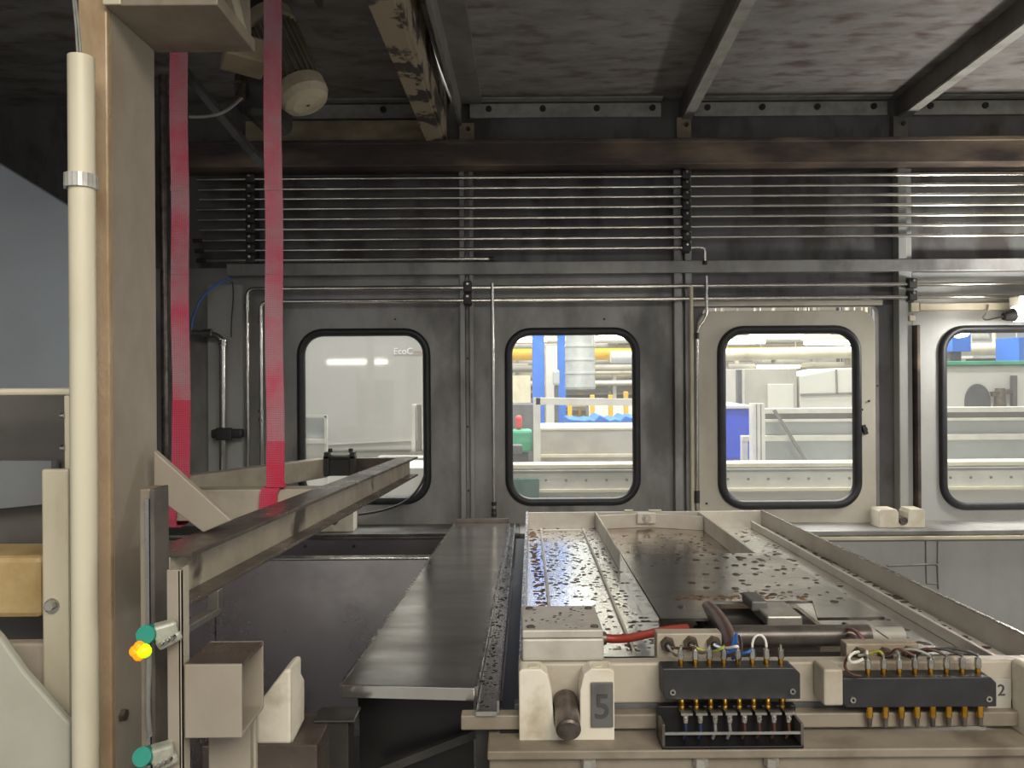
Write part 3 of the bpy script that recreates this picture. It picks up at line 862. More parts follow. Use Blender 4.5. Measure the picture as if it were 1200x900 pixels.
# white wedge and ledge
t = thing('plastic_wedge', 'white plastic wedge block beside the square tube', 'block', P(330, 873, 1.02))
pts = [(300, 828), (334, 784), (344, 782), (352, 800), (352, 850), (340, 873), (300, 873)]
mb = MB(); mb.prism([P(a, b, .99) for a, b in ((300, 828), (333, 785), (341, 784), (341, 873), (300, 873))], (0, .05, 0)); obj('wedge_body', mb, 'white', t, .004)
mb = MB(); mb.prism([P(341.5, 784, .99), P(352, 803, 1.02), P(352, 850, 1.02), P(341.5, 872, .99)], (0, .02, 0)); obj('bevelled_nose', mb, 'white', t, .002)
a, b = P(236, 873, .985), P(372, 940, .985)
mb = MB(); mb.box(a.x, b.x, .985, 1.08, b.z, a.z - .001)
o = obj('support_ledge', mb, 'forktop', None, .002); tag(o, 'brown oily steel ledge under the white wedge', 'ledge')
a, b = P(376, 846, 1.05), P(409, 960, 1.05)
mb = MB(); mb.box(a.x, b.x, 1.05, 1.09, b.z, a.z); mb.box(a.x - .01, b.x + .01, 1.045, 1.09, a.z, a.z + .004)
o = obj('support_bracket', mb, 'gear', None, .002); tag(o, 'dark upright bracket left of the long steel cover', 'bracket')

# ------------------------------------------------------------------ fork frame
def fz(Y): return H - (.206 + (Y - .95) * .0355)
A0, A1 = V((-.405, .90, fz(.90))), V((-.336, 2.49, fz(2.49)))
fork = thing('fork_frame', 'grey-beige lifting fork of steel beams hung from the red straps', 'fork', (-.5, 1.6, fz(1.6) - .07))
def channel(p, q, h, name, web_side=1):
    p, q = V(p), V(q); u = V((0, 0, 1)); t = .006; w = .058
    d = (q - p).normalized(); s = d.cross(u).normalized() * web_side
    mb = MB(); mb.bar(p - u * (h / 2), q - u * (h / 2), t, h - 2 * t)
    b = obj(name, mb, 'fork', fork)
    mb = MB(); mb.bar(p - u * (t / 2), q - u * (t / 2), w, t); obj('top_flange', mb, 'forktop', b, .001)
    mb = MB(); mb.bar(p - u * (h - t / 2), q - u * (h - t / 2), w, t); obj('bottom_flange', mb, 'forktop', b, .001)
    return b
channel(A0, A1, .062, 'main_beam')
# B with a box section
B0, B1 = V((-.86, 1.70, fz(1.70) - .03)), V((-.605, 2.44, fz(2.44) - .03))
mb = MB(); mb.bar(B0, B1, .04, .06); obj('rear_beam', mb, 'fork', fork, .002)
mb = MB(); mb.bar((-.80, 1.60, fz(1.6) - .033), (-.385, 1.60, fz(1.6) - .033), .05, .064); obj('cross_beam', mb, 'beige', fork, .002)
mb = MB(); mb.bar((-.605, 2.475, fz(2.47) - .026), (-.36, 2.475, fz(2.47) - .026), .03, .05); obj('end_beam', mb, 'forktop', fork, .002)
mb = MB(); a, b = P(383, 529, 2.43), P(416, 557, 2.43)
mb.box(a.x, b.x, 2.415, 2.43, b.z, a.z - .01)
mb.box(a.x - .004, a.x + .012, 2.405, 2.435, b.z, a.z); mb.box(b.x - .012, b.x + .004, 2.405, 2.435, b.z, a.z)
mb.box(a.x - .006, b.x + .006, 2.405, 2.435, a.z - .022, a.z - .012)
c = obj('corner_bracket', mb, 'gear', fork, .002)
for px in (387, 411):
    bolt(P(px, 530, 2.42), (0, 0, 1), .008, .012, c, 'bolt', 'gear')
# small dark angle bracket under the fork
mb = MB(); mb.bar(P(214, 738, 1.15), P(252, 716, 1.35), .02, .012); mb.bar(P(252, 718, 1.35), P(252, 690, 1.35), .02, .02, (0, 1, 0))
o = obj('angle_bracket', mb, 'aluplate', None, .002); tag(o, 'bent steel angle bracket low behind the upright bar', 'bracket')

# red straps
YS = 1.565
def strap(px, topz, label, zbot, shift, ymid):
    x = P(px, 440, YS).x
    t = thing('lifting_strap', label, 'strap', (x, YS, zbot), 'red lifting straps')
    zt = fz(1.6)
    zmid = P(px, ymid, YS).z
    N1 = 16
    mb = MB(); mb.ribbon([(x + .0012 * math.sin(k * .9), YS, topz + (zmid - topz) * k / N1) for k in range(N1 + 1)], .0355, .004); obj('webbing', mb, 'strap', t)
    mb = MB(); mb.ribbon([(x + .0012 * math.sin(N1 * .9) + shift * .1 * k / 4, YS - .0008, zmid + .002 + (zt + .003 - zmid) * k / 4) for k in range(5)], .0362, .004); obj('lower_webbing', mb, 'strapred', t)
    pts = [(x + shift * .2, YS + .012, zt + .004), (x + shift * .5, YS + .002, zt + .003), (x + shift * .8, YS + .001, zt - .008), (x + shift, YS + .001, zt - .06), (x + shift, YS + .004, zt - .074),
           (x + shift, YS + .02, zt - .078), (x + shift, YS + .06, zt - .078), (x + shift, YS + .069, zt - .03), (x + shift * .6, YS + .055, zt + .003), (x + shift * .3, YS + .02, zt + .004)]
    mb = MB(); mb.ribbon(pts, .0355, .004); obj('loop', mb, 'strapred', t)
    for zz in (topz - .45, topz - .62):
        mb = MB(); mb.box(x - .0172, x + .0172, YS - .0038, YS - .001, zz, zz + .012); obj('stitched_seam', mb, 'strap', t)
strap(212, 2.43, 'red webbing strap nearer the gantry post, hanging from the hoist', fz(1.6) - .08, -.03, 470)
strap(322, 2.43, 'red webbing strap farther from the post, looped over the cross beam', fz(1.6) - .08, -.018, 518)

# hoist
t = thing('strap_hoist', 'motor hoist with ribbed motor hanging under the ceiling above the straps', 'hoist', (-.5, 1.7, 2.2))
mb = MB(); mb.cyl((-.80, YS, 2.44), (-.36, YS, 2.44), .03, None, 20); obj('strap_roller', mb, 'pin', t)
for xx in (-.83, -.40):
    mb = MB(); mb.box(xx - .006, xx + .006, YS - .06, YS + .06, 2.38, ZC - .001); obj('roller_hanger', mb, 'gear', t, .002)
mb = MB(); mb.prism([P(250, -30, 1.40), P(288, -30, 1.40), P(291, 45, 1.40), P(284, 45, 1.40)], (0, .02, 0)); obj('bracket_plate', mb, 'post', t, .002)
mb = MB(); mb.prism([P(262, -30, 1.36), P(272, -30, 1.36), P(290, 45, 1.36), P(284, 45, 1.36)], (0, .012, 0)); obj('bracket_rib', mb, 'cream', t, .002)
mb = MB(); mb.bar(P(262, 58, 1.62), P(312, 72, 1.66), .10, .05); obj('mounting_arm', mb, 'ochre', t, .004)
ga, gb = P(300, 10, 1.92), P(318, 110, 1.90)
mb = MB(); mb.box(ga.x, P(334, 60, 1.9).x, 1.82, 1.98, P(300, 150, 1.9).z, ZC - .002); obj('gearbox', mb, 'gear', t, .02)
mb = MB(); mb.cyl(P(285, 105, 1.86), P(320, 108, 1.86), .06, .07, 20); obj('gear_flange', mb, 'gear', t)
c0, c1 = P(314, 22, 1.86), P(352, 104, 1.83)
ax = (c1 - c0).normalized()
mb = MB(); mb.cyl(c0, c1, .050, None, 28); mo = obj('motor_body', mb, 'motor', t)
u = ax.orthogonal().normalized(); w_ = ax.cross(u)
for k in range(24):
    an = 2 * math.pi * k / 24
    d = u * math.cos(an) + w_ * math.sin(an)
    mb = MB(); mb.bar(c0 + ax * .04 + d * .053, c1 - ax * .012 + d * .053, .003, .012, tuple(d)); obj('cooling_fin', mb, 'motor', mo)
mb = MB()
prof = [(0, .060), (.03, .060), (.045, .052), (.052, .035), (.054, .004)]
for j in range(4):
    mb.cyl(c1 + ax * (prof[j][0] - .006), c1 + ax * (prof[j + 1][0] - .006), prof[j][1], prof[j + 1][1], 24, caps=(j == 0))
obj('fan_cowl', mb, 'motorcap', t)
mb = MB(); mb.cyl(c0 + ax * .0, c0 + ax * .03, .06, None, 24); obj('motor_flange', mb, 'motorcap', t)
mb = MB(); mb.tube(bez(P(222, 137, 1.75), P(262, 138, 1.75), P(268, 128, 1.75), P(284, 114, 1.78)), .004, 8)
obj('motor_cable', mb, 'greywire', t)
mb = MB(); mb.cyl(P(281, 116, 1.78), P(286, 92, 1.80), .012, .009, 10); mb.bar(P(269, 96, 1.78), P(284, 96, 1.78), .004, .004); obj('cable_gland', mb, 'nut', t)
mb = MB(); mb.bar(P(226, 95, 2.2) + (P(226, 95, 2.2) - P(305, 190, 2.2)) * .32, P(305, 190, 2.2), .02, .13, (0, 1, 0))
o = obj('diagonal_brace', mb, 'wall_dark', None, .003); tag(o, 'dark diagonal brace plate behind the two red straps', 'brace')

# ------------------------------------------------------------------ far-left cabinet things
mb = MB(); mb.prism([P(-70, 150, 1.9), P(0, 192, 1.9), P(140, 278, 1.9), P(140, 620, 1.9), P(-70, 620, 1.9)], (0, .03, 0))  # sloping top edge puts a diagonal shadow line into the shape
o = obj('guard_sheet', mb, 'bluegrey', None, .004); tag(o, 'blue-grey guard sheet at the left edge, its sloping top shaping a shadow line', 'panel')
t = thing('side_cabinet', 'pale framed cabinet cut off by the left edge behind the cream tube', 'cabinet', P(20, 760, 1.05))
a, b = P(-60, 455, 1.0), P(84, 463.5, 1.0)
mb = MB(); mb.box(a.x, b.x, 1.0, 1.03, P(40, 463.5, 1.0).z, P(40, 455, 1.0).z); obj('top_bar', mb, 'cream', t, .004)
a, b = P(74.5, 463, 1.0), P(84, 556, 1.0)
mb = MB(); mb.box(a.x, b.x, 1.0, 1.03, b.z, a.z - .0005); obj('corner_bar', mb, 'cream', t, .002)
a, b = P(-60, 460, 1.13), P(100, 660, 1.13)
mb = MB(); mb.box(a.x, b.x, 1.13, 1.14, b.z - .3, a.z); obj('back_sheet', mb, 'greysheet', t)
a, b = P(-60, 545, 1.10), P(60, 660, 1.10)
mb = MB(); mb.prism([P(-60, 540, 1.10), P(60, 540, 1.10), P(60, 590, 1.10), P(-60, 602, 1.10)], (0, .02, 0)); obj('inner_sheet', mb, 'innergrey', t)
for py in (487, 525):
    bolt(P(76, py, 1.0), (-1, 0, 0), .004, .005, t, 'screw', 'steel', 8)
a, b = P(48, 550, .985), P(82, 900, .985)
mb = MB(); mb.box(a.x, b.x, .985, .995, b.z, a.z); pp = obj('bolted_plate', mb, 'cream', t, .003)
bolt(P(61, 710, .985), (0, -1, 0), .010, .003, pp, 'washer', 'steel', 14)
bolt(P(60.5, 709, .982), (0, -1, 0), .0065, .007, pp, 'bolt', 'aluplate')
a, b = P(-60, 755, 1.0), P(60, 840, 1.0)
mb = MB(); mb.box(a.x, b.x, 1.0, 1.02, b.z, a.z); obj('lower_bar', mb, 'beige', t, .003)
a, b = P(-60, 653, 1.03), P(49, 725, 1.03)
mb = MB(); mb.box(a.x, b.x, 1.03, 1.12, b.z, a.z)
o = obj('stained_container', mb, 'yellowtank', None, .008); tag(o, 'stained yellow plastic container in the left cabinet', 'container')
mb = MB(); mb.prism([P(-60, 680, .93), P(0, 748, .93), P(28, 788, .93), P(81, 848, .93), P(81, 990, .93), P(-60, 990, .93)], (0, .012, 0))
o = obj('sloping_guard', mb, 'paleguard', None, .003); tag(o, 'pale sloping sheet guard in the lower left corner', 'panel')

# ================================================================== TANK and LONG COVER
YT = 2.2
t = thing('wash_tank', 'dark stainless wash tank wall below the fork', 'tank', P(380, 850, YT))
a, b = P(252, 657, YT), P(530, 850, YT)
mb = MB(); mb.box(a.x, b.x, YT, YT + .012, .25, a.z); obj('tank_wall', mb, 'tank', t, .002)
mb = MB(); mb.box(a.x + .08, b.x, YT - .006, YT + .03, a.z, a.z + .006); obj('tank_rim', mb, 'steel', t, .002)
mb = MB(); mb.box(a.x - .02, a.x, 1.12, YT + .012, .25, a.z - .02); obj('tank_side', mb, 'tank', t)
mb = MB(); mb.box(a.x, -.27, 1.12, YT, .55, .57); obj('tank_bottom', mb, 'black', t)  # black colour stands for the dark void inside the tank

zc_ = H - .44
GN_l, GN_r = V((-.246, 1.10, zc_)), V((-.056, 1.085, zc_))
GF_l, GF_r = V((-.172, 2.30, zc_)), V((-.012, 2.30, zc_))
t = thing('long_cover', 'long oily steel cover plate left of the tray', 'cover', (-.12, 1.7, zc_ - .3))
mb = MB(); mb.prism([GN_l, GN_r, GF_r, GF_l], (0, 0, -.004)); obj('cover_plate', mb, 'plate', t)
mb = MB(); mb.prism([GN_l + V((0, -.001, .0005)), GN_r + V((0, -.001, .0005)), GN_r + V((0, -.001, -.018)), GN_l + V((0, -.001, -.018))], (0, -.004, 0)); obj('front_lip', mb, 'plate', t, .001)
mb = MB(); mb.bar(GN_r + V((.002, 0, -.006)), GF_r + V((.002, 0, -.006)), .004, .014); obj('right_lip', mb, 'steel', t)
mb = MB(); mb.bar(GN_l + V((-.002, 0, -.006)), GF_l + V((-.002, 0, -.006)), .004, .014); obj('left_lip', mb, 'steel', t)
mb = MB(); mb.bar(GF_l + V((0, 0, .006)), GF_r + V((0, 0, .006)), .01, .012); obj('end_lip', mb, 'tube', t, .001)
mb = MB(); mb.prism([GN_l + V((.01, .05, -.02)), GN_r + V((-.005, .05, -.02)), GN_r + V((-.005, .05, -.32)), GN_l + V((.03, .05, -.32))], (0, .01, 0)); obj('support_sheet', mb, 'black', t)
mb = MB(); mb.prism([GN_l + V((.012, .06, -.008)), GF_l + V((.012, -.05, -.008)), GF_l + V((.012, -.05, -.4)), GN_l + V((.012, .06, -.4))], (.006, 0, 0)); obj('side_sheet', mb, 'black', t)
mb = MB(); mb.bar(P(440, 905, 1.12), P(560, 858, 1.12), .01, .012); obj('stiffener', mb, 'gear', t)

# gutter between cover and tray
gutter = t = thing('drain_gutter', 'narrow oily drain gutter between the long cover and the tray', 'gutter', (-.03, 1.6, 1.10))
zg = H - .455
mb = MB(); mb.prism([V((-.052, 1.04, zg)), V((-.024, 1.04, zg)), V((.004, 2.28, zg)), V((-.008, 2.28, zg))], (0, 0, -.006)); obj('gutter_bottom', mb, 'plate', t)
mb = MB(); mb.bar(V((-.022, 1.04, zg + .006)), V((.006, 2.28, zg + .006)), .003, .018); obj('gutter_lip', mb, 'steel', t)
mb = MB(); mb.prism([V((-.020, 1.05, zg - .03)), V((.008, 1.05, zg - .03)), V((.040, 2.28, zg - .03)), V((.010, 2.28, zg - .03))], (0, 0, -.01)); obj('gap_shade_sheet', mb, 'black', t)  # black sheet put in for the shade of the gap beside the tray

# ================================================================== TRAY
ZR, ZF = H - .41, H - .455
YF, YN = 2.30, 1.24
def xl(Y): return .010 + (Y - 1.06) * .027
def xr(Y): return .803 - (Y - 1.06) * .047
tray = thing('carrier_tray', 'large pale steel carrier tray with raised rims and speckled wet floor', 'tray', (.4, 1.7, ZF - .05))
TH = .005
def wallp(a, b, z0, z1, name, m='tray', th=TH, bev=.0015):
    mb = MB(); p, q = V((a[0], a[1], (z0 + z1) / 2)), V((b[0], b[1], (z0 + z1) / 2)); mb.bar(p, q, th, z1 - z0)
    return obj(name, mb, m, tray, bev)
wallp((xl(1.07), 1.07), (xl(YF), YF), ZF - .05, ZR, 'left_rim')
wallp((xr(1.07), 1.07), (xr(YF), YF), ZF - .05, ZR, 'right_rim')
wallp((xl(YF), YF), (xr(YF), YF), ZF - .04, ZR, 'rear_rim')
mb = MB(); mb.bar((xl(1.07) - .001, 1.07, ZR + .001), (xl(YF) - .001, YF, ZR + .001), .007, .002); obj('bright_edge', mb, 'steel', tray)
mb = MB(); mb.bar((xr(1.07), 1.07, ZR + .001), (xr(YF), YF, ZR + .001), .006, .002); obj('bright_edge', mb, 'steel', tray)
X1, X2 = .248, .556
wallp((X1, 1.757), (X1, YF - .003), ZF, ZR - .001, 'divider')
wallp((X2, 1.757), (X2, YF - .003), ZF, ZR - .001, 'divider')
wallp((X1 + .003, 2.262), (.405, 2.292), ZF, ZR - .004, 'angled_end')
wallp((.405, 2.292), (X2 - .003, 2.235), ZF, ZR - .004, 'angled_end')
# floors
mb = MB(); mb.prism([(xl(YN) + .003, YN, ZF), (X1 - .003, YN, ZF), (X1 - .003, YF - .003, ZF), (xl(YF) + .003, YF - .003, ZF)], (0, 0, -.004)); obj('left_floor', mb, 'trayfloor', tray)
mb = MB(); mb.prism([(X1 + .0, YN, ZF), (X2, YN, ZF), (X2, 2.235, ZF), (.405, 2.29, ZF), (X1, 2.26, ZF)], (0, 0, -.004)); obj('middle_floor', mb, 'trayfloor_brown', tray)
mb = MB(); mb.prism([(X2 + .001, YN, ZF), (xr(YN) - .003, YN, ZF), (xr(YF) - .003, YF - .003, ZF), (X2 + .001, YF - .003, ZF)], (0, 0, -.004)); obj('right_floor', mb, 'trayfloor', tray)
# strips on the floors
mb = MB(); mb.bar((.066, 1.26, ZF + .004), (.082, 2.25, ZF + .004), .006, .008); obj('floor_strip', mb, 'tray', tray, .001)
mb = MB(); mb.bar((.196, 1.26, ZF + .003), (.205, 2.25, ZF + .003), .005, .006); obj('floor_strip', mb, 'tray', tray, .001)
mb = MB(); mb.bar((.088, 2.235, ZF + .003), (.205, 2.235, ZF + .003), .006, .006); obj('floor_strip', mb, 'tray', tray, .001)
mb = MB(); mb.bar((.742, 1.09, ZF + .010), (.705, 2.27, ZF + .010), .007, .020); obj('right_ridge', mb, 'tray', tray, .001)
mb = MB(); mb.bar((.770, 1.09, ZF + .002), (.724, 2.27, ZF + .002), .040, .004); obj('right_ledge', mb, 'tray', tray, .001)
wallp((X1 - .002, 1.29), (X1 - .002, 1.755), ZF, ZR, 'plate_side', 'trayfloor')
# bolt plate at the rear
a = P(757, 607, 2.278)
mb = MB(); mb.box(a.x - .028, a.x + .028, 2.268, 2.276, ZF + .014, ZR + .002); s = obj('bolt_plate', mb, 'tray', tray, .003)
bolt((a.x, 2.268, a.z), (0, -1, 0), .014, .003, s, 'washer', 'aluplate', 14); bolt((a.x, 2.265, a.z), (0, -1, 0), .009, .008, s, 'bolt', 'aluplate')
for (p0, p1) in ((732, 742), (760, 775)):
    mb = MB(); mb.box(P(p0, 600, YF).x, P(p1, 600, YF).x, YF - .006, YF + .006, ZR, ZR + .005); obj('rim_clip', mb, 'cream', tray, .001)
# cover plate over the middle with a notch at its front edge
n0, n1 = P(846, 727, 1.29).x, P(958, 727, 1.29).x
m0, m1 = P(838, 706, 1.40).x, P(945, 706, 1.40).x
mb = MB(); mb.prism([(X1 - .004, 1.29, ZR), (n0, 1.29, ZR), (m0 - .01, 1.385, ZR), (m1 + .005, 1.385, ZR), (n1, 1.29, ZR), (.623, 1.29, ZR), (.597, 1.757, ZR), (X1 - .004, 1.757, ZR)], (0, 0, -.005))
pc = obj('cover_sheet', mb, 'plate', tray)
mb = MB(); mb.box(n0 - .02, n1 + .01, 1.30, 1.41, ZF + .004, ZR - .02); obj('notch_box', mb, 'gear', tray, .003)  # dark box filling the opening under the notch
a, b = P(893, 720, 1.30), P(937, 732, 1.30)
mb = MB(); mb.box(a.x + .004, b.x, 1.285, 1.37, ZR - .014, ZR + .004); lg = obj('latch_lug', mb, 'aluplate', tray, .003)
mb = MB(); mb.box(a.x - .008, a.x + .02, 1.33, 1.39, ZR - .002, ZR + .016); obj('lug_rib', mb, 'tag', lg, .003)
mb = MB(); mb.cyl((.335, 1.245, ZF + .030), (.575, 1.245, ZF + .030), .017, None, 24); obj('cross_tube', mb, 'tube', tray)
mb = MB(); mb.cyl((.575, 1.245, ZF + .030), (.63, 1.245, ZF + .030), .013, None, 18); obj('tube_end', mb, 'greymach', tray)
mb = MB(); mb.box(.29, .60, 1.20, 1.225, ZF - .02, ZF + .012); obj('lower_cross_bar', mb, 'gear', tray, .003)
# front bar
zt_ = H - .398
a = P(715, 780, 1.06)
mb = MB(); mb.box(xl(1.07) - .004, .80, 1.06, 1.082, zt_ - .056, zt_); obj('front_bar', mb, 'beige', tray, .003)
mb = MB(); mb.box(.0, .80, 1.065, 1.082, zt_ - .075, zt_ - .057); obj('front_under_bar', mb, 'tag', tray, .002)
a, b = P(966, 775, 1.02), P(992, 806, 1.02)
mb = MB(); mb.box(a.x, b.x - .003, 1.022, 1.059, zt_ - .045, zt_ + .004); obj('connector_bracket', mb, 'beige', tray, .003)
# residue
def flakes(x0, x1, y0, y1, z, n, rmin, rmax, seed, material, bias=None, skip=None):
    rnd = random.Random(seed); mb = MB(); c = 0
    while c < n:
        x, y = rnd.uniform(x0, x1), rnd.uniform(y0, y1)
        if bias and rnd.random() > bias(x, y): continue
        if skip and skip(x, y): continue
        c += 1
        r = rnd.uniform(rmin, rmax); e = rnd.uniform(.5, 1.0); h_ = r * rnd.uniform(.10, .25)
        k = 9; a0 = rnd.random() * 6
        ring = []
        for i in range(k):
            an = 2 * math.pi * i / k
            rr = r * rnd.uniform(.65, 1.2)
            ring.append((rr * math.cos(an + a0), rr * math.sin(an + a0) * e))
        vs = [(x + p_[0], y + p_[1], z) for p_ in ring] + [(x + p_[0] * .7, y + p_[1] * .7, z + h_) for p_ in ring] + [(x, y, z + h_ * 1.1)]
        fs = [(i, (i + 1) % k, (i + 1) % k + k, i + k) for i in range(k)] + [(i + k, (i + 1) % k + k, 2 * k) for i in range(k)]
        mb.add(vs, fs, True)
    return mb
_sl = MB()
for _a in range(22):
    _y = 1.05 + _a * .05
    _m = flakes(-.050 + (_y - 1.04) * .034, -.030 + (_y - 1.04) * .028, _y, _y + .05, zg, 12 if _a < 12 else 5, .001, .0038, 40 + _a, None)
    _n = len(_sl.v); _sl.v += _m.v; _sl.f += [[q_ + _n for q_ in f_] for f_ in _m.f]; _sl.s += _m.s
o = obj('oil_sludge', _sl, 'sludge', gutter); o['kind'] = 'stuff'
o = obj('residue', flakes(.05, .24, 1.26, 2.28, ZF, 620, .002, .0062, 5, None), 'residue', tray); o['kind'] = 'stuff'
o = obj('residue', flakes(.27, .54, 1.77, 2.2, ZF, 170, .002, .007, 8, None), 'residue', tray); o['kind'] = 'stuff'
o = obj('residue', flakes(.575, .70, 1.26, 2.28, ZF, 130, .002, .009, 9, None), 'residue', tray); o['kind'] = 'stuff'
o = obj('residue', flakes(.27, .60, 1.34, 1.75, ZR, 100, .002, .009, 11, None, bias=lambda x, y: .25 + .75 * ((x - .27) / .33),
        skip=lambda x, y: y < 1.40 and .32 < x < .55), 'residue', tray); o['kind'] = 'stuff'
o = obj('residue', flakes(.745, .775, 1.12, 2.2, ZF + .004, 90, .003, .010, 12, None), 'residue', tray); o['kind'] = 'stuff'
o = obj('rust_crumbs', flakes(.045, .064, 1.3, 2.27, ZF, 170, .003, .007, 13, None), 'rust', tray); o['kind'] = 'stuff'
o = obj('rust_crumbs', flakes(.30, .53, 1.392, 1.42, ZR, 70, .002, .006, 14, None), 'rust', tray); o['kind'] = 'stuff'

# junction box behind block 5
Yj = 1.066
Yj2 = 1.178
t = thing('junction_box', 'pale aluminium junction box with speckled lid in the near tray corner', 'box', (.07, 1.12, zt_))
a, b = P(612, 748, Yj), P(708, 782, Yj)
mb = MB(); mb.box(a.x, b.x, Yj, Yj2, zt_ + .0005, a.z - .001); obj('box_body', mb, 'boxpaint', t, .003)
z1 = P(660, 738, Yj).z
mb = MB(); mb.box(a.x, b.x - .001, Yj - .001, Yj2, a.z, z1); lid = obj('lid', mb, 'boxpaint', t, .002)
for (x, y) in ((a.x + .012, Yj + .012), (b.x - .012, Yj + .012), (a.x + .012, Yj2 - .015), (b.x - .012, Yj2 - .015)):
    bolt((x, y, z1), (0, 0, 1), .006, .002, lid, 'screw', 'nut', 10)
o = obj('residue', flakes(a.x + .005, b.x - .02, Yj + .006, Yj2 - .005, z1, 45, .0012, .0032, 21, None), 'residue', t); o['kind'] = 'stuff'
cg = P(711, 748, 1.14)
mb = MB(); mb.cyl((b.x, 1.14, cg.z), (b.x + .012, 1.14, cg.z), .011, .010, 6); obj('cable_gland', mb, 'nut', t)
mb = MB(); mb.tube(bez((b.x + .012, 1.14, cg.z), P(745, 752, 1.14), P(760, 738, 1.2), P(805, 736, 1.23)), .0065, 10)
o = obj('red_cable', mb, 'redcable'); tag(o, 'thick red cable from the junction box to the gland block', 'cable')

# white block with the numeral 5
def cradle(px0, px1, label, partial=False):
    Yb = 1.03
    z1, z0 = P(660, 784, Yb).z, P(660, 879, Yb).z
    a, b = P(px0, 800, Yb).x, P(px1, 800, Yb).x
    t = thing('cradle_block', label, 'block', ((a + b) / 2, Yb, z0), 'white cradle blocks at the tray front')
    w = b - a; cx = a + w * .50; r = .0175
    zc = z0 + .040
    poly = [(a, z0), (b, z0), (b, z1 - .004), (b - .006, z1), (cx + .033, z1), (cx + .023, z1 - .008), (cx + .018, z1 - .03)]
    for k in range(11):
        an = math.radians(-180 * k / 10); poly.append((cx + r * math.cos(an), zc + r * math.sin(an)))
    poly += [(cx - .020, z1 - .03), (cx - .025, z1 - .008), (cx - .035, z1), (a + .004, z1), (a, z1 - .004)]
    mb = MB(); mb.prism([(x, Yb, z) for x, z in poly], (0, .03, 0)); bd = obj('block_body', mb, 'white', t, .002)
    for xx in (a + .02, b - .022):
        bolt((xx, Yb + .012, z1 - .001), (0, 0, 1), .008, .002, bd, 'screw_hole', 'cream', 12)
    return t, a, b, z0, z1, cx, zc, Yb
t, a, b, z0, z1, cx, zc, Yb = cradle(608, 720, 'white plastic cradle block with pin and grey number 5 tag')
mb = MB(); mb.cyl((cx, Yb - .03, zc + .001), (cx, Yb + .028, zc + .016), .0165, .0165, 24); mb.cyl((cx, Yb - .033, zc), (cx, Yb - .03, zc + .001), .0145, .0165, 24); obj('locating_pin', mb, 'pin', t)
ta, tb = P(692, 799, Yb), P(718.5, 851, Yb)
mb = MB(); mb.box(ta.x, tb.x, Yb - .004, Yb - .0005, tb.z, ta.z); tg = obj('number_tag', mb, 'tag', t, .001, 'dark grey tag with the number 5')
o, w = text_mesh('5', .046, (ta.x + .0035, Yb - .0045, tb.z + .013), 'tagnum', 'numeral', tg, .001)
t, a, b, z0, z1, cx, zc, Yb = cradle(1202, 1316, 'white plastic cradle block cut off by the right edge')
mb = MB(); mb.cyl((cx, Yb - .03, zc + .001), (cx, Yb + .028, zc + .016), .0165, .0165, 24); obj('locating_pin', mb, 'pin', t)

# base frame under the tray
t = thing('base_frame', 'beige steel base frame carrying the tray and cradle blocks', 'frame', (.35, 1.06, .9))
zz = P(650, 838, 1.045).z
mb = MB(); mb.box(P(540, 840, 1.045).x, .86, 1.045, 1.065, zz - .020, zz); obj('upper_rail', mb, 'dirty', t, .002)
zb1 = P(650, 880, 1.0).z
mb = MB(); mb.box(P(571, 880, 1.0).x, .86, 1.0, 1.20, zb1 - .012, zb1); obj('base_plate', mb, 'dirty', t, .002)
mb = MB(); mb.box(P(573, 880, 1.005).x, .86, 1.01, 1.03, zb1 - .10, zb1 - .012); obj('base_face', mb, 'dirty', t, .002)
mb = MB(); mb.box(P(556, 850, 1.07).x, .86, 1.10, 1.14, zb1, zz - .02); obj('gap_shade_block', mb, 'black', t)  # black block put in for the shade between rail and base plate
mb = MB(); mb.box(P(557, 840, 1.06).x, P(585, 840, 1.06).x, 1.07, 1.10, zb1 - .1, zz - .02); obj('corner_stub', mb, 'gear', t)
for px in (822, 905, 690):
    p = P(px, 896, 1.0); bolt((p.x, 1.004, zb1 - .022), (0, 0, 1), .010, .010, t, 'bolt', 'aluplate')
o = obj('support_plinth', MB().box(.03, .84, 1.22, 2.27, .05, ZF - .052), 'black'); tag(o, 'black plinth in the dark under the tray', 'plinth')

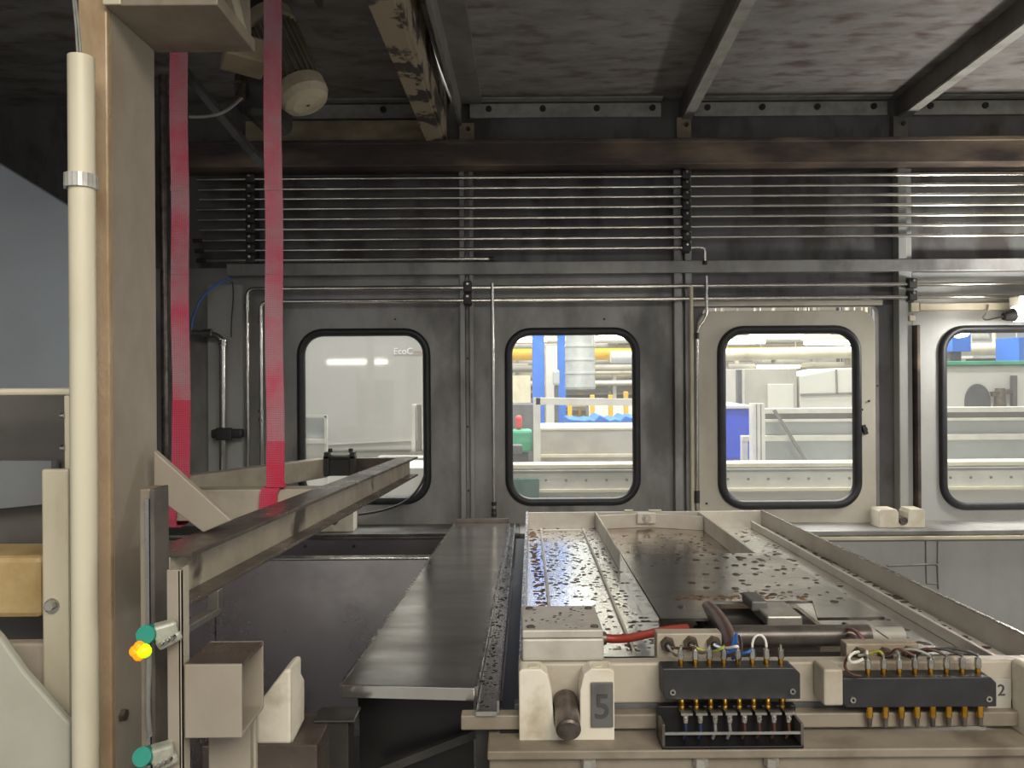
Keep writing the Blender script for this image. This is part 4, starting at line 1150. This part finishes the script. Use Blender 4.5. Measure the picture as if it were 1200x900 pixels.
# ------------------------------------------------------------------ connectors
def connector(px0, px1, py0, py1, label, pins_top, n, px_first, px_last, pin_py):
    Yc = 1.030
    a, b = P(px0, py1, Yc), P(px1, py0, Yc)
    cxp = (px0 + px1) / 2
    z0, z1 = P(cxp, py1, Yc).z, P(cxp, py0, Yc).z
    t = thing('contact_strip', label, 'connector', ((a.x + b.x) / 2, Yc + .02, z0), 'black contact strips on the tray front')
    ch = .008
    poly = [(a.x + ch * .6, z0), (b.x, z0), (b.x, z1 - ch), (b.x - ch, z1), (a.x, z1), (a.x, z0 + ch * .7)]
    mb = MB(); mb.prism([(x, Yc, z) for x, z in poly], (0, .028, 0)); body = obj('strip_body', mb, 'blackplastic', t, .0015)
    for xx in (a.x + .013, b.x - .011):
        bolt((xx, Yc, z0 + .011), (0, -1, 0), .0045, .002, body, 'screw', 'nickel', 12)
        bolt((xx, Yc - .002, z0 + .011), (0, -1, 0), .002, .0006, body, 'screw_socket', 'black', 6)
    for k in range(n):
        px = px_first + (px_last - px_first) * k / (n - 1)
        x = P(px, py0, Yc + .012).x
        mb = MB(); mb.cyl((x, Yc + .012, z1), (x, Yc + .012, z1 + .009), .0036, None, 10); pn = obj('contact_pin', mb, 'brass', t)
        mb = MB(); mb.cyl((x, Yc + .012, z1 + .009), (x, Yc + .012, z1 + .021), .0046, .004, 10); mb.cyl((x, Yc + .012, z1 + .021), (x, Yc + .012, z1 + .027), .002, .0015, 8); obj('solder_cup', mb, 'nickel', pn)
        mb = MB(); mb.cyl((x, Yc + .008, z0), (x, Yc + .008, z0 - .016), .0045, None, 10); pn = obj('spring_pin', mb, 'brass', t)
        mb = MB(); mb.cyl((x, Yc + .008, z0 - .016), (x, Yc + .008, z0 - .029), .0038, .003, 10); obj('pin_tip', mb, 'pin', pn)
    return t, z0, z1, Yc
c1, c1z0, c1z1, Yc = connector(777, 938, 783, 820, 'black contact strip near the middle with wired pins above the lower socket row', True, 8, 798, 915, 766)
c2, c2z0, c2z1, Yc = connector(988, 1168, 794, 829, 'black contact strip at the right with eight bare brass pins below', True, 8, 1017, 1146, 775)

# grey number tag behind the right end of the right strip
ta, tb = P(1158, 796, 1.056), P(1186, 832, 1.056)
mb = MB(); mb.box(ta.x, tb.x, 1.0575, 1.0598, tb.z, ta.z); tg = obj('number_tag', mb, 'greymach', tray, .0005, 'grey metal tag with the number 2')
text_mesh('2', .022, (P(1169, 815, 1.057).x, 1.057, P(1169, 815, 1.057).z), 'tagnum', 'numeral', tg, .0006)

def gland_block(px0, px1, py0, py1, Yg, label, nuts):
    a, b = P(px0, py1, Yg), P(px1, py0, Yg)
    t = thing('gland_block', label, 'block', ((a.x + b.x) / 2, Yg, a.z), 'pale gland blocks behind the contact strips')
    mb = MB(); mb.box(a.x, b.x, Yg, Yg + .022, ZF - .01, b.z); obj('block_body', mb, 'beige', t, .002)
    for (px, py) in nuts:
        c = P(px, py, Yg)
        bolt(c, (0, -1, 0), .0105, .010, t, 'gland_nut', 'nut')
        bolt(c - V((0, .010, 0)), (0, -1, 0), .006, .006, t, 'gland_sleeve', 'gear', 12)
    return t
gland_block(770, 846, 742, 782, 1.085, 'pale block with three cable glands behind the middle contact strip', ((782, 754), (809, 753), (836, 753)))
gland_block(992, 1076, 754, 784, 1.085, 'pale block with three cable glands behind the right contact strip', ((1006, 766), (1036, 766), (1064, 765)))

# wires
def wire(pts, r, m, label, grp):
    mb = MB(); mb.tube(pts, r, 7)
    o = obj('wire', mb, m); tag(o, label, 'wire', grp)
g1, g2 = 'wires at the middle contact strip', 'wires at the right contact strip'
Yp = Yc + .012
def pin_top(px, z): return V((P(px, 780, Yp).x, Yp, z + .024))
px1 = [798 + (915 - 798) * k / 7 for k in range(8)]
px2 = [1017 + (1146 - 1017) * k / 7 for k in range(8)]
def ctl(pa, pb, lift, n=12):
    return bez(pa, pa + V((0, 0, lift)), pb + V((0, 0, lift)), pb, n)
gA = lambda px, py: P(px, py, 1.068)
wire(bez(gA(782, 756), gA(790, 768), P(795, 775, 1.03), pin_top(px1[0], c1z1)), .002, 'greywire', 'grey wire from the first gland to the first pin of the middle strip', g1)
wire(bez(gA(785, 758), gA(805, 762), P(812, 758, 1.03), pin_top(px1[1], c1z1)), .002, 'brownwire', 'brown wire to the second pin of the middle strip', g1)
wire(bez(gA(809, 755), gA(820, 772), P(830, 764, 1.03), pin_top(px1[2], c1z1)), .002, 'greywire', 'grey wire to the third pin of the middle strip', g1)
wire(bez(gA(811, 757), gA(835, 770), P(845, 760, 1.03), pin_top(px1[3], c1z1)), .002, 'yellowwire', 'yellow-green wire to the fourth pin of the middle strip', g1)
wire(bez(gA(836, 755), gA(850, 765), P(862, 755, 1.03), pin_top(px1[4], c1z1)), .002, 'whitewire', 'white wire to the fifth pin of the middle strip', g1)
wire(bez(gA(838, 755), gA(858, 772), gA(862, 765), P(863, 742, 1.06)), .0022, 'bluewire', 'blue wire looping up beside the middle gland block', g1)
wire(bez(gA(838, 757), gA(852, 770), gA(858, 768), P(860, 746, 1.062)), .0022, 'bluewire', 'inner blue wire nested within the blue loop', g1)
wire(bez(P(866, 745, 1.08), P(872, 758, 1.06), P(868, 770, 1.04), P(866, 780, 1.03)), .0018, 'nut', 'thin orange-brown wire right of the blue loop', g1)
wire(ctl(pin_top(px1[5], c1z1), pin_top(px1[6], c1z1), .022), .0018, 'whitewire', 'white jumper wire arching between two pins of the middle strip', g1)
wire(bez(P(858, 772, 1.06), P(868, 764, 1.05), P(876, 766, 1.03), pin_top(px1[5], c1z1) - V((0, 0, .004))), .002, 'bluewire', 'short blue wire to the sixth pin of the middle strip', g1)
mb = MB(); mb.tube(bez(P(830, 712, 1.36), P(842, 722, 1.28), P(852, 735, 1.2), P(858, 760, 1.12), 10), .012, 10)
o = obj('cable_sleeve', mb, 'brownwire'); tag(o, 'dark brown cable sleeve bending down into the middle gland block', 'cable')
for k in range(8):
    st = (gA(1006, 768), gA(1006, 768), gA(1036, 768), gA(1036, 768), gA(1036, 768), gA(1064, 767), gA(1064, 767), gA(1064, 767))[k]
    m_ = ('whitewire', 'yellowwire', 'greywire', 'brownwire', 'greywire', 'brownwire', 'clamp', 'clamp')[k]
    e = pin_top(px2[k], c2z1)
    lift = .018 if k > 2 else .012
    nm = ('first', 'second', 'third', 'fourth', 'fifth', 'sixth', 'seventh', 'eighth')[k]
    cn = {'whitewire': 'white', 'yellowwire': 'yellow-green', 'greywire': 'grey', 'brownwire': 'brown', 'clamp': 'black'}[m_]
    wire(bez(st, st + V((.012, -.012, .004)), e + V((-.03 if k > 2 else .0, .01, lift)), e), .0019, m_, '%s wire to the %s pin of the right strip' % (cn, nm), g2)
wire(bez(gA(1004, 764), P(985, 770, 1.04), P(984, 792, 1.03), P(1010, 792, 1.022)), .002, 'brownwire', 'brown wire looping around the left end of the right strip', g2)
wire(bez(gA(1006, 764), P(990, 765, 1.04), P(990, 785, 1.03), P(1012, 772, 1.026)), .0022, 'whitewire', 'white wire curling at the left gland of the right strip', g2)
wire(bez(P(994, 737, 1.23), P(1003, 738, 1.2), P(1008, 744, 1.15), P(1012, 752, 1.10)), .003, 'redcable', 'upper of two short red wires above the right gland block', g2)
wire(bez(P(994, 744, 1.23), P(1000, 744, 1.2), P(1004, 748, 1.15), P(1008, 754, 1.10)), .003, 'redcable', 'lower of two short red wires above the right gland block', g2)
mb = MB(); mb.cyl(P(1027, 738, 1.22), P(1050, 754, 1.12), .0018, None, 8)
o = obj('thin_rod', mb, 'whitewire'); tag(o, 'thin white rod leaning above the right gland block', 'rod')

# lower socket holder
Ysk = 1.0
t = thing('socket_holder', 'black socket holder with eight screw sockets under the middle contact strip', 'connector', P(858, 880, 1.02))
a, b = P(776, 879, Ysk), P(942, 838, Ysk)
xa, xb, z0, z1 = a.x, b.x, zb1 + .0005, P(858, 838, Ysk).z
mb = MB(); mb.box(xa, xb, Ysk + .028, Ysk + .04, z0, z1); obj('rear_plate', mb, 'black', t, .001)
mb = MB(); mb.box(xa, xb, Ysk, Ysk + .028, z0, z0 + .004); obj('base', mb, 'black', t, .001)
for xx, n in ((xa, 0), (xb - .004, 1)):
    mb = MB(); mb.box(xx, xx + .004, Ysk, Ysk + .028, z0 + .004, z1 - .012); obj('end_cheek', mb, 'tube', t, .001)
mb = MB(); mb.bar((xa, Ysk + .002, P(858, 860, Ysk).z), (xb, Ysk + .002, P(858, 860, Ysk).z), .002, .003); obj('front_wire_rail', mb, 'greywire', t)
for k in range(8):
    px = 802 + (922 - 802) * k / 7
    c = P(px, 848, Ysk + .022)
    mb = MB(); mb.box(c.x - .0075, c.x + .0075, Ysk + .006, Ysk + .028, z1 - .003, z1); s = obj('socket_tab', mb, 'nickel', t)
    mb = MB(); mb.cyl((c.x, Ysk + .016, z1 - .003), (c.x, Ysk + .016, z1 - .016), .005, .0045, 10); s = obj('socket', mb, 'nickel', t)
    bolt((c.x, Ysk + .0115, z1 - .010), (0, -1, 0), .0022, .002, s, 'screw', 'nickel', 8)
    mb = MB(); mb.tube([(c.x, Ysk + .016, z1 - .016), (c.x + .001, Ysk + .016, z1 - .028), (c.x - .002, Ysk + .02, z0 + .005)], .0022, 6)
    obj('socket_wire', mb, ('navywire', 'navywire', 'greywire', 'greywire', 'brownwire', 'brownwire', 'brownwire', 'brownwire')[k], s)

# ================================================================== HALL BEHIND THE WINDOWS
def pbox(name, px0, px1, py0, py1, Y, dep, m, label, cat, group=None, bev=.004, parent=None, stand=False, down=False, up=False):
    c = (px0 + px1) / 2; r = (py0 + py1) / 2
    x0, x1 = P(px0, r, Y).x, P(px1, r, Y).x
    z0, z1 = P(c, py1, Y).z, P(c, py0, Y).z
    if down: z0 = 0.0
    if up: z1 = 7.4
    o = obj(name, MB().box(x0, x1, Y, Y + dep, z0, z1), m, parent, bev)
    if parent is None: tag(o, label, cat, group)
    if stand:
        mm = (x0 + x1) / 2; ww = (x1 - x0) * .3
        obj('stand', MB().box(mm - ww, mm + ww, Y + dep * .3, Y + dep * .7, 0, z0), 'darkmach', o)
    return o

o = obj('wall_hall', MB().box(-6, 7, 14.9, 15, 0, 8), 'hallwall'); struct(o, 'pale far wall of the factory hall', 'wall')
o = obj('ceiling', MB().box(-6, 7, 3.2, 15, 7.4, 7.5), 'hallgrey'); struct(o, 'pale roof of the factory hall beyond the windows', 'ceiling')

# left window: big grey machine with lettering
t = thing('cleaning_machine', 'large glossy grey machine with white lettering behind the left window', 'machine', P(430, 560, 3.7))
a = P(556, 440, 3.7)
mb = MB(); mb.box(-1.9, a.x, 3.7, 4.6, P(430, 529, 3.7).z, 2.7); body = obj('machine_skin', mb, 'hallmach', t, .01)
mb = MB(); mb.box(-1.9, a.x, 3.72, 4.6, 0, P(430, 529.5, 3.7).z); obj('machine_base', mb, 'hallgrey', t, .01)
mb = MB(); mb.bar(P(380, 521, 3.696), P(560, 512, 3.696), .004, .006); obj('panel_seam', mb, 'alu', t)
p = P(461, 415, 3.697)
tx, w = text_mesh('EcoC', .043, p, 'textwhite', 'lettering', t, .001)
tx2, w2 = text_mesh('core', .043, p + V((w + .002, 0, 0)), 'textpink', 'lettering', t, .001)
pbox('machine_table', 420, 540, 548, 600, 3.1, .5, 'hallgrey', 'white ribbed table below the left window view of the machine', 'table', stand=True)
t = pbox('control_box', 486, 540, 531, 546, 3.62, .06, 'cream', 'cream flat box beside the aluminium post at the left window', 'box', stand=True)
t = thing('profile_post', 'twin aluminium post in the lower right of the left window', 'post', P(490, 532, 3.4))
for k, (u0, u1) in enumerate(((482, 487), (488.5, 493), (495, 505))):
    a, b = P(u0, 474 + (0 if k < 2 else -4), 3.4), P(u1, 533, 3.4)
    mb = MB(); mb.box(a.x, b.x, 3.4, 3.44, b.z, a.z); obj('upright', mb, 'alu' if k != 1 else 'groove', t, .002)
mb = MB(); a, b = P(481, 529, 3.39), P(508, 533, 3.39); mb.box(a.x, b.x, 3.38, 3.46, b.z, a.z); obj('foot', mb, 'groove', t)
t = thing('guard_screen', 'small framed guard screen in the lower left of the left window', 'screen', P(365, 533, 3.3))
def frame_bar(px0, py0, px1, py1, Y, w, m, parent, name='frame_bar'):
    mb = MB(); mb.bar(P(px0, py0, Y), P(px1, py1, Y), w, w); return obj(name, mb, m, parent)
frame_bar(330, 487, 383, 488, 3.3, .012, 'alu', t); mb = MB(); mb.bar(P(382, 487, 3.3), V((P(382, 487, 3.3).x, 3.3, 0)), .012, .012); obj('frame_bar', mb, 'alu', t); frame_bar(330, 517, 382, 517, 3.3, .018, 'alu', t)
a, b = P(330, 489, 3.31), P(381, 517, 3.31); mb = MB(); mb.box(a.x, b.x, 3.31, 3.315, b.z, a.z); obj('screen_pane', mb, 'tint', t)
a, b = P(330, 517, 3.31), P(381, 534, 3.31); mb = MB(); mb.box(a.x, b.x, 3.31, 3.315, b.z, a.z); obj('lower_pane', mb, 'alu', t)

# conveyor beam along the whole machine
t = thing('conveyor_beam', 'long pale conveyor beam with bolt holes beyond the windows', 'conveyor', (.9, 3.3, 1.1))
Yb = 3.3
zt2, zb2 = P(922, 549, Yb).z, P(922, 573, Yb).z
x0, x1 = P(585, 550, Yb).x, P(1330, 550, Yb).x
mb = MB(); mb.box(x0, x1, Yb, Yb + .08, zb2, zt2); bb = obj('beam_body', mb, 'alu', t, .004)
mb = MB(); mb.box(x0, x1, Yb + .02, Yb + .12, zt2 + .002, zt2 + .022); obj('top_track', mb, 'cream', t, .003)
mb = MB(); mb.box(x0, x1, Yb - .008, Yb + .02, zt2 - .012, zt2); obj('upper_lip', mb, 'groove', t, .002)
mb = MB(); mb.box(x0, x1, Yb - .01, Yb + .02, zb2 - .008, zb2 + .006); obj('lower_lip', mb, 'cream', t, .002)
for k in range(26):
    px = 616 + 23.7 * k
    if px > 1300: break
    bolt((P(px, 558, Yb).x, Yb, (zt2 + zb2) / 2), (0, -1, 0), .006, .004, bb, 'bolt', 'groove', 8)
mb = MB(); mb.box(x0, x1, Yb + .09, Yb + .14, .3, zb2); obj('apron', mb, 'hallgrey', t)
pbox('green_crate', 598, 632, 561, 592, 3.28, .1, 'darkgreen', 'dark green crate at the bottom of the middle window', 'crate', stand=True)

# middle window
for (px0, px1, py1, lab) in ((624, 638, 535, 'wide blue steel column in the middle window'), (654, 663, 535, 'narrower blue steel column behind the round duct')):
    t = pbox('blue_column', px0, px1, 330, py1, 9.0 if px0 < 640 else 9.6, .15, 'hallblue', lab, 'column', 'blue columns in the hall', down=True, up=True)
t = thing('spiral_duct', 'grey spiral air duct hanging in the middle window', 'duct', P(680, 456, 8.0))
a = P(680, 456, 8.0)
mb = MB(); mb.cyl((a.x, 8, a.z), (a.x, 8, 7.4), .155, None, 28); obj('duct_body', mb, 'duct', t)
for k in range(9):
    mb = MB(); z = a.z + .02 + k * .14; mb.cyl((a.x, 8, z), (a.x, 8, z + .015), .163, None, 28); obj('duct_ring', mb, 'duct', t)
t = thing('handrail', 'aluminium rail above the grey screen in the middle window', 'rail', P(690, 535, 5.0))
frame_bar(628, 470, 790, 472, 5.0, .045, 'alu', t, 'top_rail'); mb = MB(); mb.bar(P(629, 466, 5.0), V((P(629, 466, 5.0).x, 5.0, 0)), .045, .045); obj('upright', mb, 'alu', t)
t = pbox('grey_screen_box', 631, 790, 502, 542, 5.1, .5, 'greymach', 'grey box with white rim under the rail in the middle window', 'box', stand=True)
pbox('rim', 631, 790, 501, 504, 5.09, .52, 'cream', None, None, parent=t)
pbox('lower_rim', 631, 790, 532, 536, 5.08, .02, 'cream', None, None, parent=t)
for k, (px, y0) in enumerate(((668, 470), (694.5, 463), (716, 463), (734, 459))):
    pbox('yellow_post', px - 2.5, px + 2.5, y0, 500, 7.0, .05, 'yellow', ['shortest yellow bollard post at the left of the row', 'second yellow bollard post of the row', 'third yellow bollard post of the row', 'rightmost yellow bollard post beside the window edge'][k], 'post', 'yellow posts in the middle window', down=True)
rnd = random.Random(5)
t = thing('blue_sacks', 'heap of blue plastic sheeting behind the rail in the middle window', 'sheeting', P(705, 502, 6.4))
mb = MB()
n = 22
prof = [(666 + (800 - 666) * i / n, 490 + rnd.uniform(-4, 3)) for i in range(n + 1)]
poly = [P(x, y, 6.4) for x, y in prof] + [P(800, 506, 6.4), P(666, 506, 6.4)]
mb.prism(poly, (0, .5, 0)); obj('sheet_heap', mb, 'hallblue', t, .01)
obj('pallet', MB().box(P(666, 506, 6.4).x, P(800, 506, 6.4).x, 6.4, 6.9, 0, P(733, 506, 6.4).z), 'ochre', t)
pbox('red_bag', 604, 612, 487, 503.8, 5.53, .06, 'redcloth', 'red bag hanging at the left edge of the middle window', 'bag', bev=.02)
pbox('green_bin', 600, 624, 504, 530, 5.5, .15, 'green', 'green bin below the red bag in the middle window', 'bin', bev=.02, stand=True)
pbox('black_box', 596, 612, 522, 532, 5.0, .1, 'darkmach', 'small black box in front of the green bin', 'box', stand=True)
pbox('white_cabinet', 640, 654, 405, 520, 10.0, .4, 'hallgrey', 'white cabinet between the two blue columns', 'cabinet', down=True)
pbox('cream_cabinet', 598, 622, 440, 505, 10.5, .4, 'cream', 'cream cabinet left of the wide blue column', 'cabinet', down=True)
pbox('dark_machine', 590, 625, 474, 500, 7.5, .5, 'darkmach', 'dark cluttered machine at the left edge of the middle window', 'machine', down=True)
pbox('duct_fan', 648, 656, 433, 452, 8.8, .1, 'tint', 'small grey fan box beside the narrower blue column', 'fan', bev=.03, stand=True)
pbox('grey_rack', 690, 790, 468, 495, 10.6, .4, 'hallgrey', 'pale grey rack behind the yellow posts', 'rack', down=True)

# hall pipes, trays and lamps
hp = [(398, 10.5, .05, 'alu', 'pale pipe highest across the hall beyond the windows'),
      (404, 11.5, .07, 'greymach', 'grey pipe second from top across the hall'),
      (415, 10.8, .085, 'yellow', 'yellow pipe running high across the hall'),
      (424, 12.2, .06, 'hallgrey', 'white pipe just below the yellow pipe in the hall'),
      (431, 11.2, .05, 'greymach', 'grey pipe in the middle of the hall pipe bundle'),
      (441, 12.6, .07, 'cream', 'cream pipe low in the hall pipe bundle'),
      (449, 11.6, .045, 'alu', 'thin pale pipe near the bottom of the hall pipe bundle'),
      (456, 12.8, .06, 'greymach', 'grey pipe second from bottom of the hall bundle'),
      (466, 12.9, .05, 'groove', 'dark grey pipe lowest of the hall bundle')]
for (py, Y, r, m, lab) in hp:
    z = P(700, py, Y).z
    mb = MB(); mb.cyl((-4, Y, z), (6.5, Y, z), r, None, 12); o = obj('hall_pipe', mb, m); tag(o, lab, 'pipe', 'pipes across the hall')
    for hx in (-3.4, -.6, 2.9, 6.0):
        mb = MB(); mb.cyl((hx, Y, z + r * .9), (hx, Y, 7.4), .012, None, 6); obj('hanger_rod', mb, 'groove', o)
k = 0
LL = ['lit strip lamp left of the wide blue column in the middle window', 'lit strip lamp right of the round duct in the middle window', 'lit strip lamp in the upper left corner of the door window',
      'lit strip lamp at the top middle of the door window', 'lit strip lamp in the upper right corner of the door window', 'lit strip lamp just under the white pipe in the door window',
      'lit strip lamp above the wide cabinet in the door window', 'lit strip lamp between the blue cabinets in the right window']
for (px, py, Y) in ((612, 400, 9.5), (730, 397, 9.3), (865, 402, 8.6), (910, 396, 8.8), (975, 403, 8.4), (912, 431, 11.0), (965, 430, 11.3), (1165, 408, 8.5)):
    a = P(px, py, Y)
    t = thing('hall_lamp', LL[k], 'lamp', a, 'hall strip lamps'); k += 1
    mb = MB(); mb.box(a.x - .32, a.x + .32, Y - .05, Y + .05, a.z + .04, a.z + .07); obj('housing', mb, 'alu', t)
    mb = MB(); mb.cyl((a.x - .30, Y, a.z + .015), (a.x + .30, Y, a.z + .015), .024, None, 10); obj('lamp_tube', mb, 'lampglow', t)
    for dx in (-.25, .25):
        mb = MB(); mb.cyl((a.x + dx, Y, a.z + .07), (a.x + dx, Y, 7.4), .006, None, 6); obj('hanger_rod', mb, 'alu', t)
rnd = random.Random(11)
for k, (px, m, lab) in enumerate(((606, 'greymach', 'grey hall stanchion left of the wide blue column'), (645, 'groove', 'thin dark stanchion between the blue columns'),
                                  (720, 'alu', 'pale stanchion right of the round duct'), (985, 'darkmach', 'dark stanchion at the upper right of the door window'),
                                  (955, 'greymach', 'grey stanchion behind the cabinets in the door window'))):
    pbox('hall_stanchion', px - 2, px + 2, 340, 470, 12.0, .1, m, lab, 'stanchion', 'stanchions in the hall', down=True, up=True)

rnd = random.Random(23)
for (m, n, lab) in (('cream', 170, 'tangle of thin cream pipes far back in the hall'), ('greymach', 110, 'tangle of thin grey pipes far back in the hall'),
                    ('darkmach', 60, 'scatter of thin dark cables far back in the hall'), ('yellow', 22, 'few thin yellow pipes far back in the hall')):
    mb = MB()
    for k in range(n):
        Y = rnd.uniform(10.9, 14.6); z = P(700, rnd.uniform(385, 500), Y).z; x = rnd.uniform(-3.5, 6.3); w = rnd.uniform(.3, 2.2); r = rnd.uniform(.012, .042)
        if rnd.random() < .75:
            mb.cyl((x, Y, z), (x + w, Y, z), r, None, 6)
        else:
            mb.cyl((x, Y, z), (x, Y, z + w * .6), r, None, 6)
    o = obj('hall_piping', mb, m); tag(o, lab, 'piping', kind='stuff')

# door window
mb = MB(); z = P(922, 417, 7.0); mb.cyl((.9, 7, z.z), (4.6, 7, z.z + .05), .055, None, 16); mb.cyl((1.2, 7, z.z), (1.2, 7, 7.4), .02, None, 8); mb.cyl((4.4, 7, z.z), (4.4, 7, 7.4), .02, None, 8)
o = obj('white_pipe', mb, 'cream'); tag(o, 'thick white pipe crossing the top of the door window', 'pipe')
pbox('dark_post', 865, 870, 433, 520, 5.9, .06, 'darkmach', 'thin dark post at the left of the door window', 'post', down=True)
t = pbox('grey_cabinet', 873, 934, 432, 520, 6.0, .6, 'greymach', 'grey cabinet left of the light gap in the door window', 'cabinet', down=True)
pbox('cabinet_door', 900, 930, 450, 500, 5.985, .014, 'hallgrey', None, None, parent=t)
t = thing('wide_cabinet', 'wide pale cabinet with sloping top in the door window', 'cabinet', P(990, 520, 6.0))
mb = MB(); mb.prism([P(937, 440, 6.0), P(980, 432, 6.0), P(1040, 430, 6.0), V((P(1040, 520, 6.0).x, 6.0, 0)), V((P(937, 520, 6.0).x, 6.0, 0))], (0, .6, 0)); obj('cabinet_body', mb, 'hallgrey', t, .01)
mb = MB(); mb.bar(P(938, 463, 5.99), P(1040, 460, 5.99), .01, .02); obj('joint_line', mb, 'groove', t)
mb = MB(); mb.bar(P(980, 433, 5.99), P(981, 462, 5.99), .01, .012); obj('joint_line', mb, 'groove', t)
t = pbox('blue_bin', 820, 881, 478, 540, 4.1, .5, 'binblue', 'deep blue plastic bin at the left of the door window', 'bin', bev=.02, stand=True)
pbox('bin_rim', 815, 882, 475, 479, 4.08, .54, 'alu', None, None, parent=t)
t = pbox('blue_bin', 830, 895, 573, 600, 3.5, .3, 'binblue', 'blue plastic bin under the conveyor beam', 'bin', bev=.01, stand=True)
t = thing('profile_post', 'grooved aluminium post in the middle left of the door window', 'post', P(889, 552, 3.8))
for (u0, u1, m, y_off) in ((882, 897, 'alu', 0), (886.5, 887.7, 'groove', -.004), (891.5, 892.7, 'groove', -.004)):
    a, b = P(u0, 473, 3.8 + y_off), P(u1, 552, 3.8 + y_off); mb = MB(); mb.box(a.x, b.x, 3.8 + y_off, 3.86, 0, a.z); obj('upright' if m == 'alu' else 'groove', mb, m, t)
t = thing('machine_guard', 'aluminium framed guard with grey panes beyond the door and right window', 'guard', P(1080, 552, 3.9))
for (y0, y1) in ((478, 484), (491, 494), (510, 516.5), (541, 547)):
    a, b = P(870 if y0 == 510 else 894, y0, 3.9), P(1330, y1, 3.9); c_ = 1000
    mb = MB(); mb.box(a.x, b.x, 3.9, 3.94, P(c_, y1, 3.9).z, P(c_, y0, 3.9).z); obj('guard_rail', mb, 'alu', t, .002)
frame_bar(872, 512, 872, 545, 3.92, .03, 'alu', t, 'short_upright')
for (y0, y1, m) in ((484, 491, 'groove'), (494, 510, 'tint'), (516.5, 541, 'tint')):
    a, b = P(896, y0, 3.93), P(1330, y1, 3.93)
    mb = MB(); mb.box(a.x, b.x, 3.945, 3.95, P(1000, y1, 3.93).z, P(1000, y0, 3.93).z); obj('guard_pane', mb, m, t)
frame_bar(907, 480, 945, 541, 3.88, .014, 'groove', t, 'diagonal_stay')

# right window
t = pbox('blue_cabinet', 1116, 1138, 380, 412, 6.5, .3, 'hallblue', 'small dark blue cabinet in the upper left of the right window', 'cabinet', stand=True)
pbox('blue_cabinet', 1194, 1230, 395, 450, 6.2, .3, 'hallblue', 'blue cabinet at the right edge of the right window', 'cabinet', stand=True)
t = thing('lathe_machine', 'pale grey machine with dark round opening behind the right window', 'machine', P(1180, 520, 5.2))
a, b = P(1085, 428, 5.2), P(1300, 520, 5.2)
mb = MB(); mb.box(a.x, b.x, 5.2, 5.8, .2, P(1150, 428, 5.2).z); obj('machine_body', mb, 'hallgrey', t, .02)
a, b = P(1095, 422, 5.15), P(1300, 428, 5.15)
mb = MB(); mb.box(a.x, b.x, 5.15, 5.8, P(1150, 427.5, 5.15).z, P(1150, 423, 5.15).z); obj('green_top', mb, 'green', t, .004)
pts = []
for k in range(13):
    an = math.radians(180 - 180 * k / 12); pts.append(P(1146 + 15 * math.cos(an), 470 - 20 * math.sin(an), 5.19))
pts += [P(1161, 500, 5.19), P(1131, 500, 5.19)]
mb = MB(); mb.prism(pts, (0, .008, 0)); obj('dark_opening', mb, 'darkmach', t)
mb = MB(); mb.cyl(P(1172, 480, 5.17), P(1172, 455, 5.17), .04, .03, 12); mb.bar(P(1162, 462, 5.16), P(1186, 458, 5.16), .03, .03); obj('spindle_handle', mb, 'nut', t)
mb = MB(); mb.bar(P(1188, 440, 5.17), P(1188, 510, 5.17), .03, .03); obj('upright_bar', mb, 'darkmach', t)
t = pbox('cable_tray_box', 1140, 1200, 410, 420, 7.3, .4, 'tint', 'pale blue-grey box above the machine in the right window', 'box', stand=True)
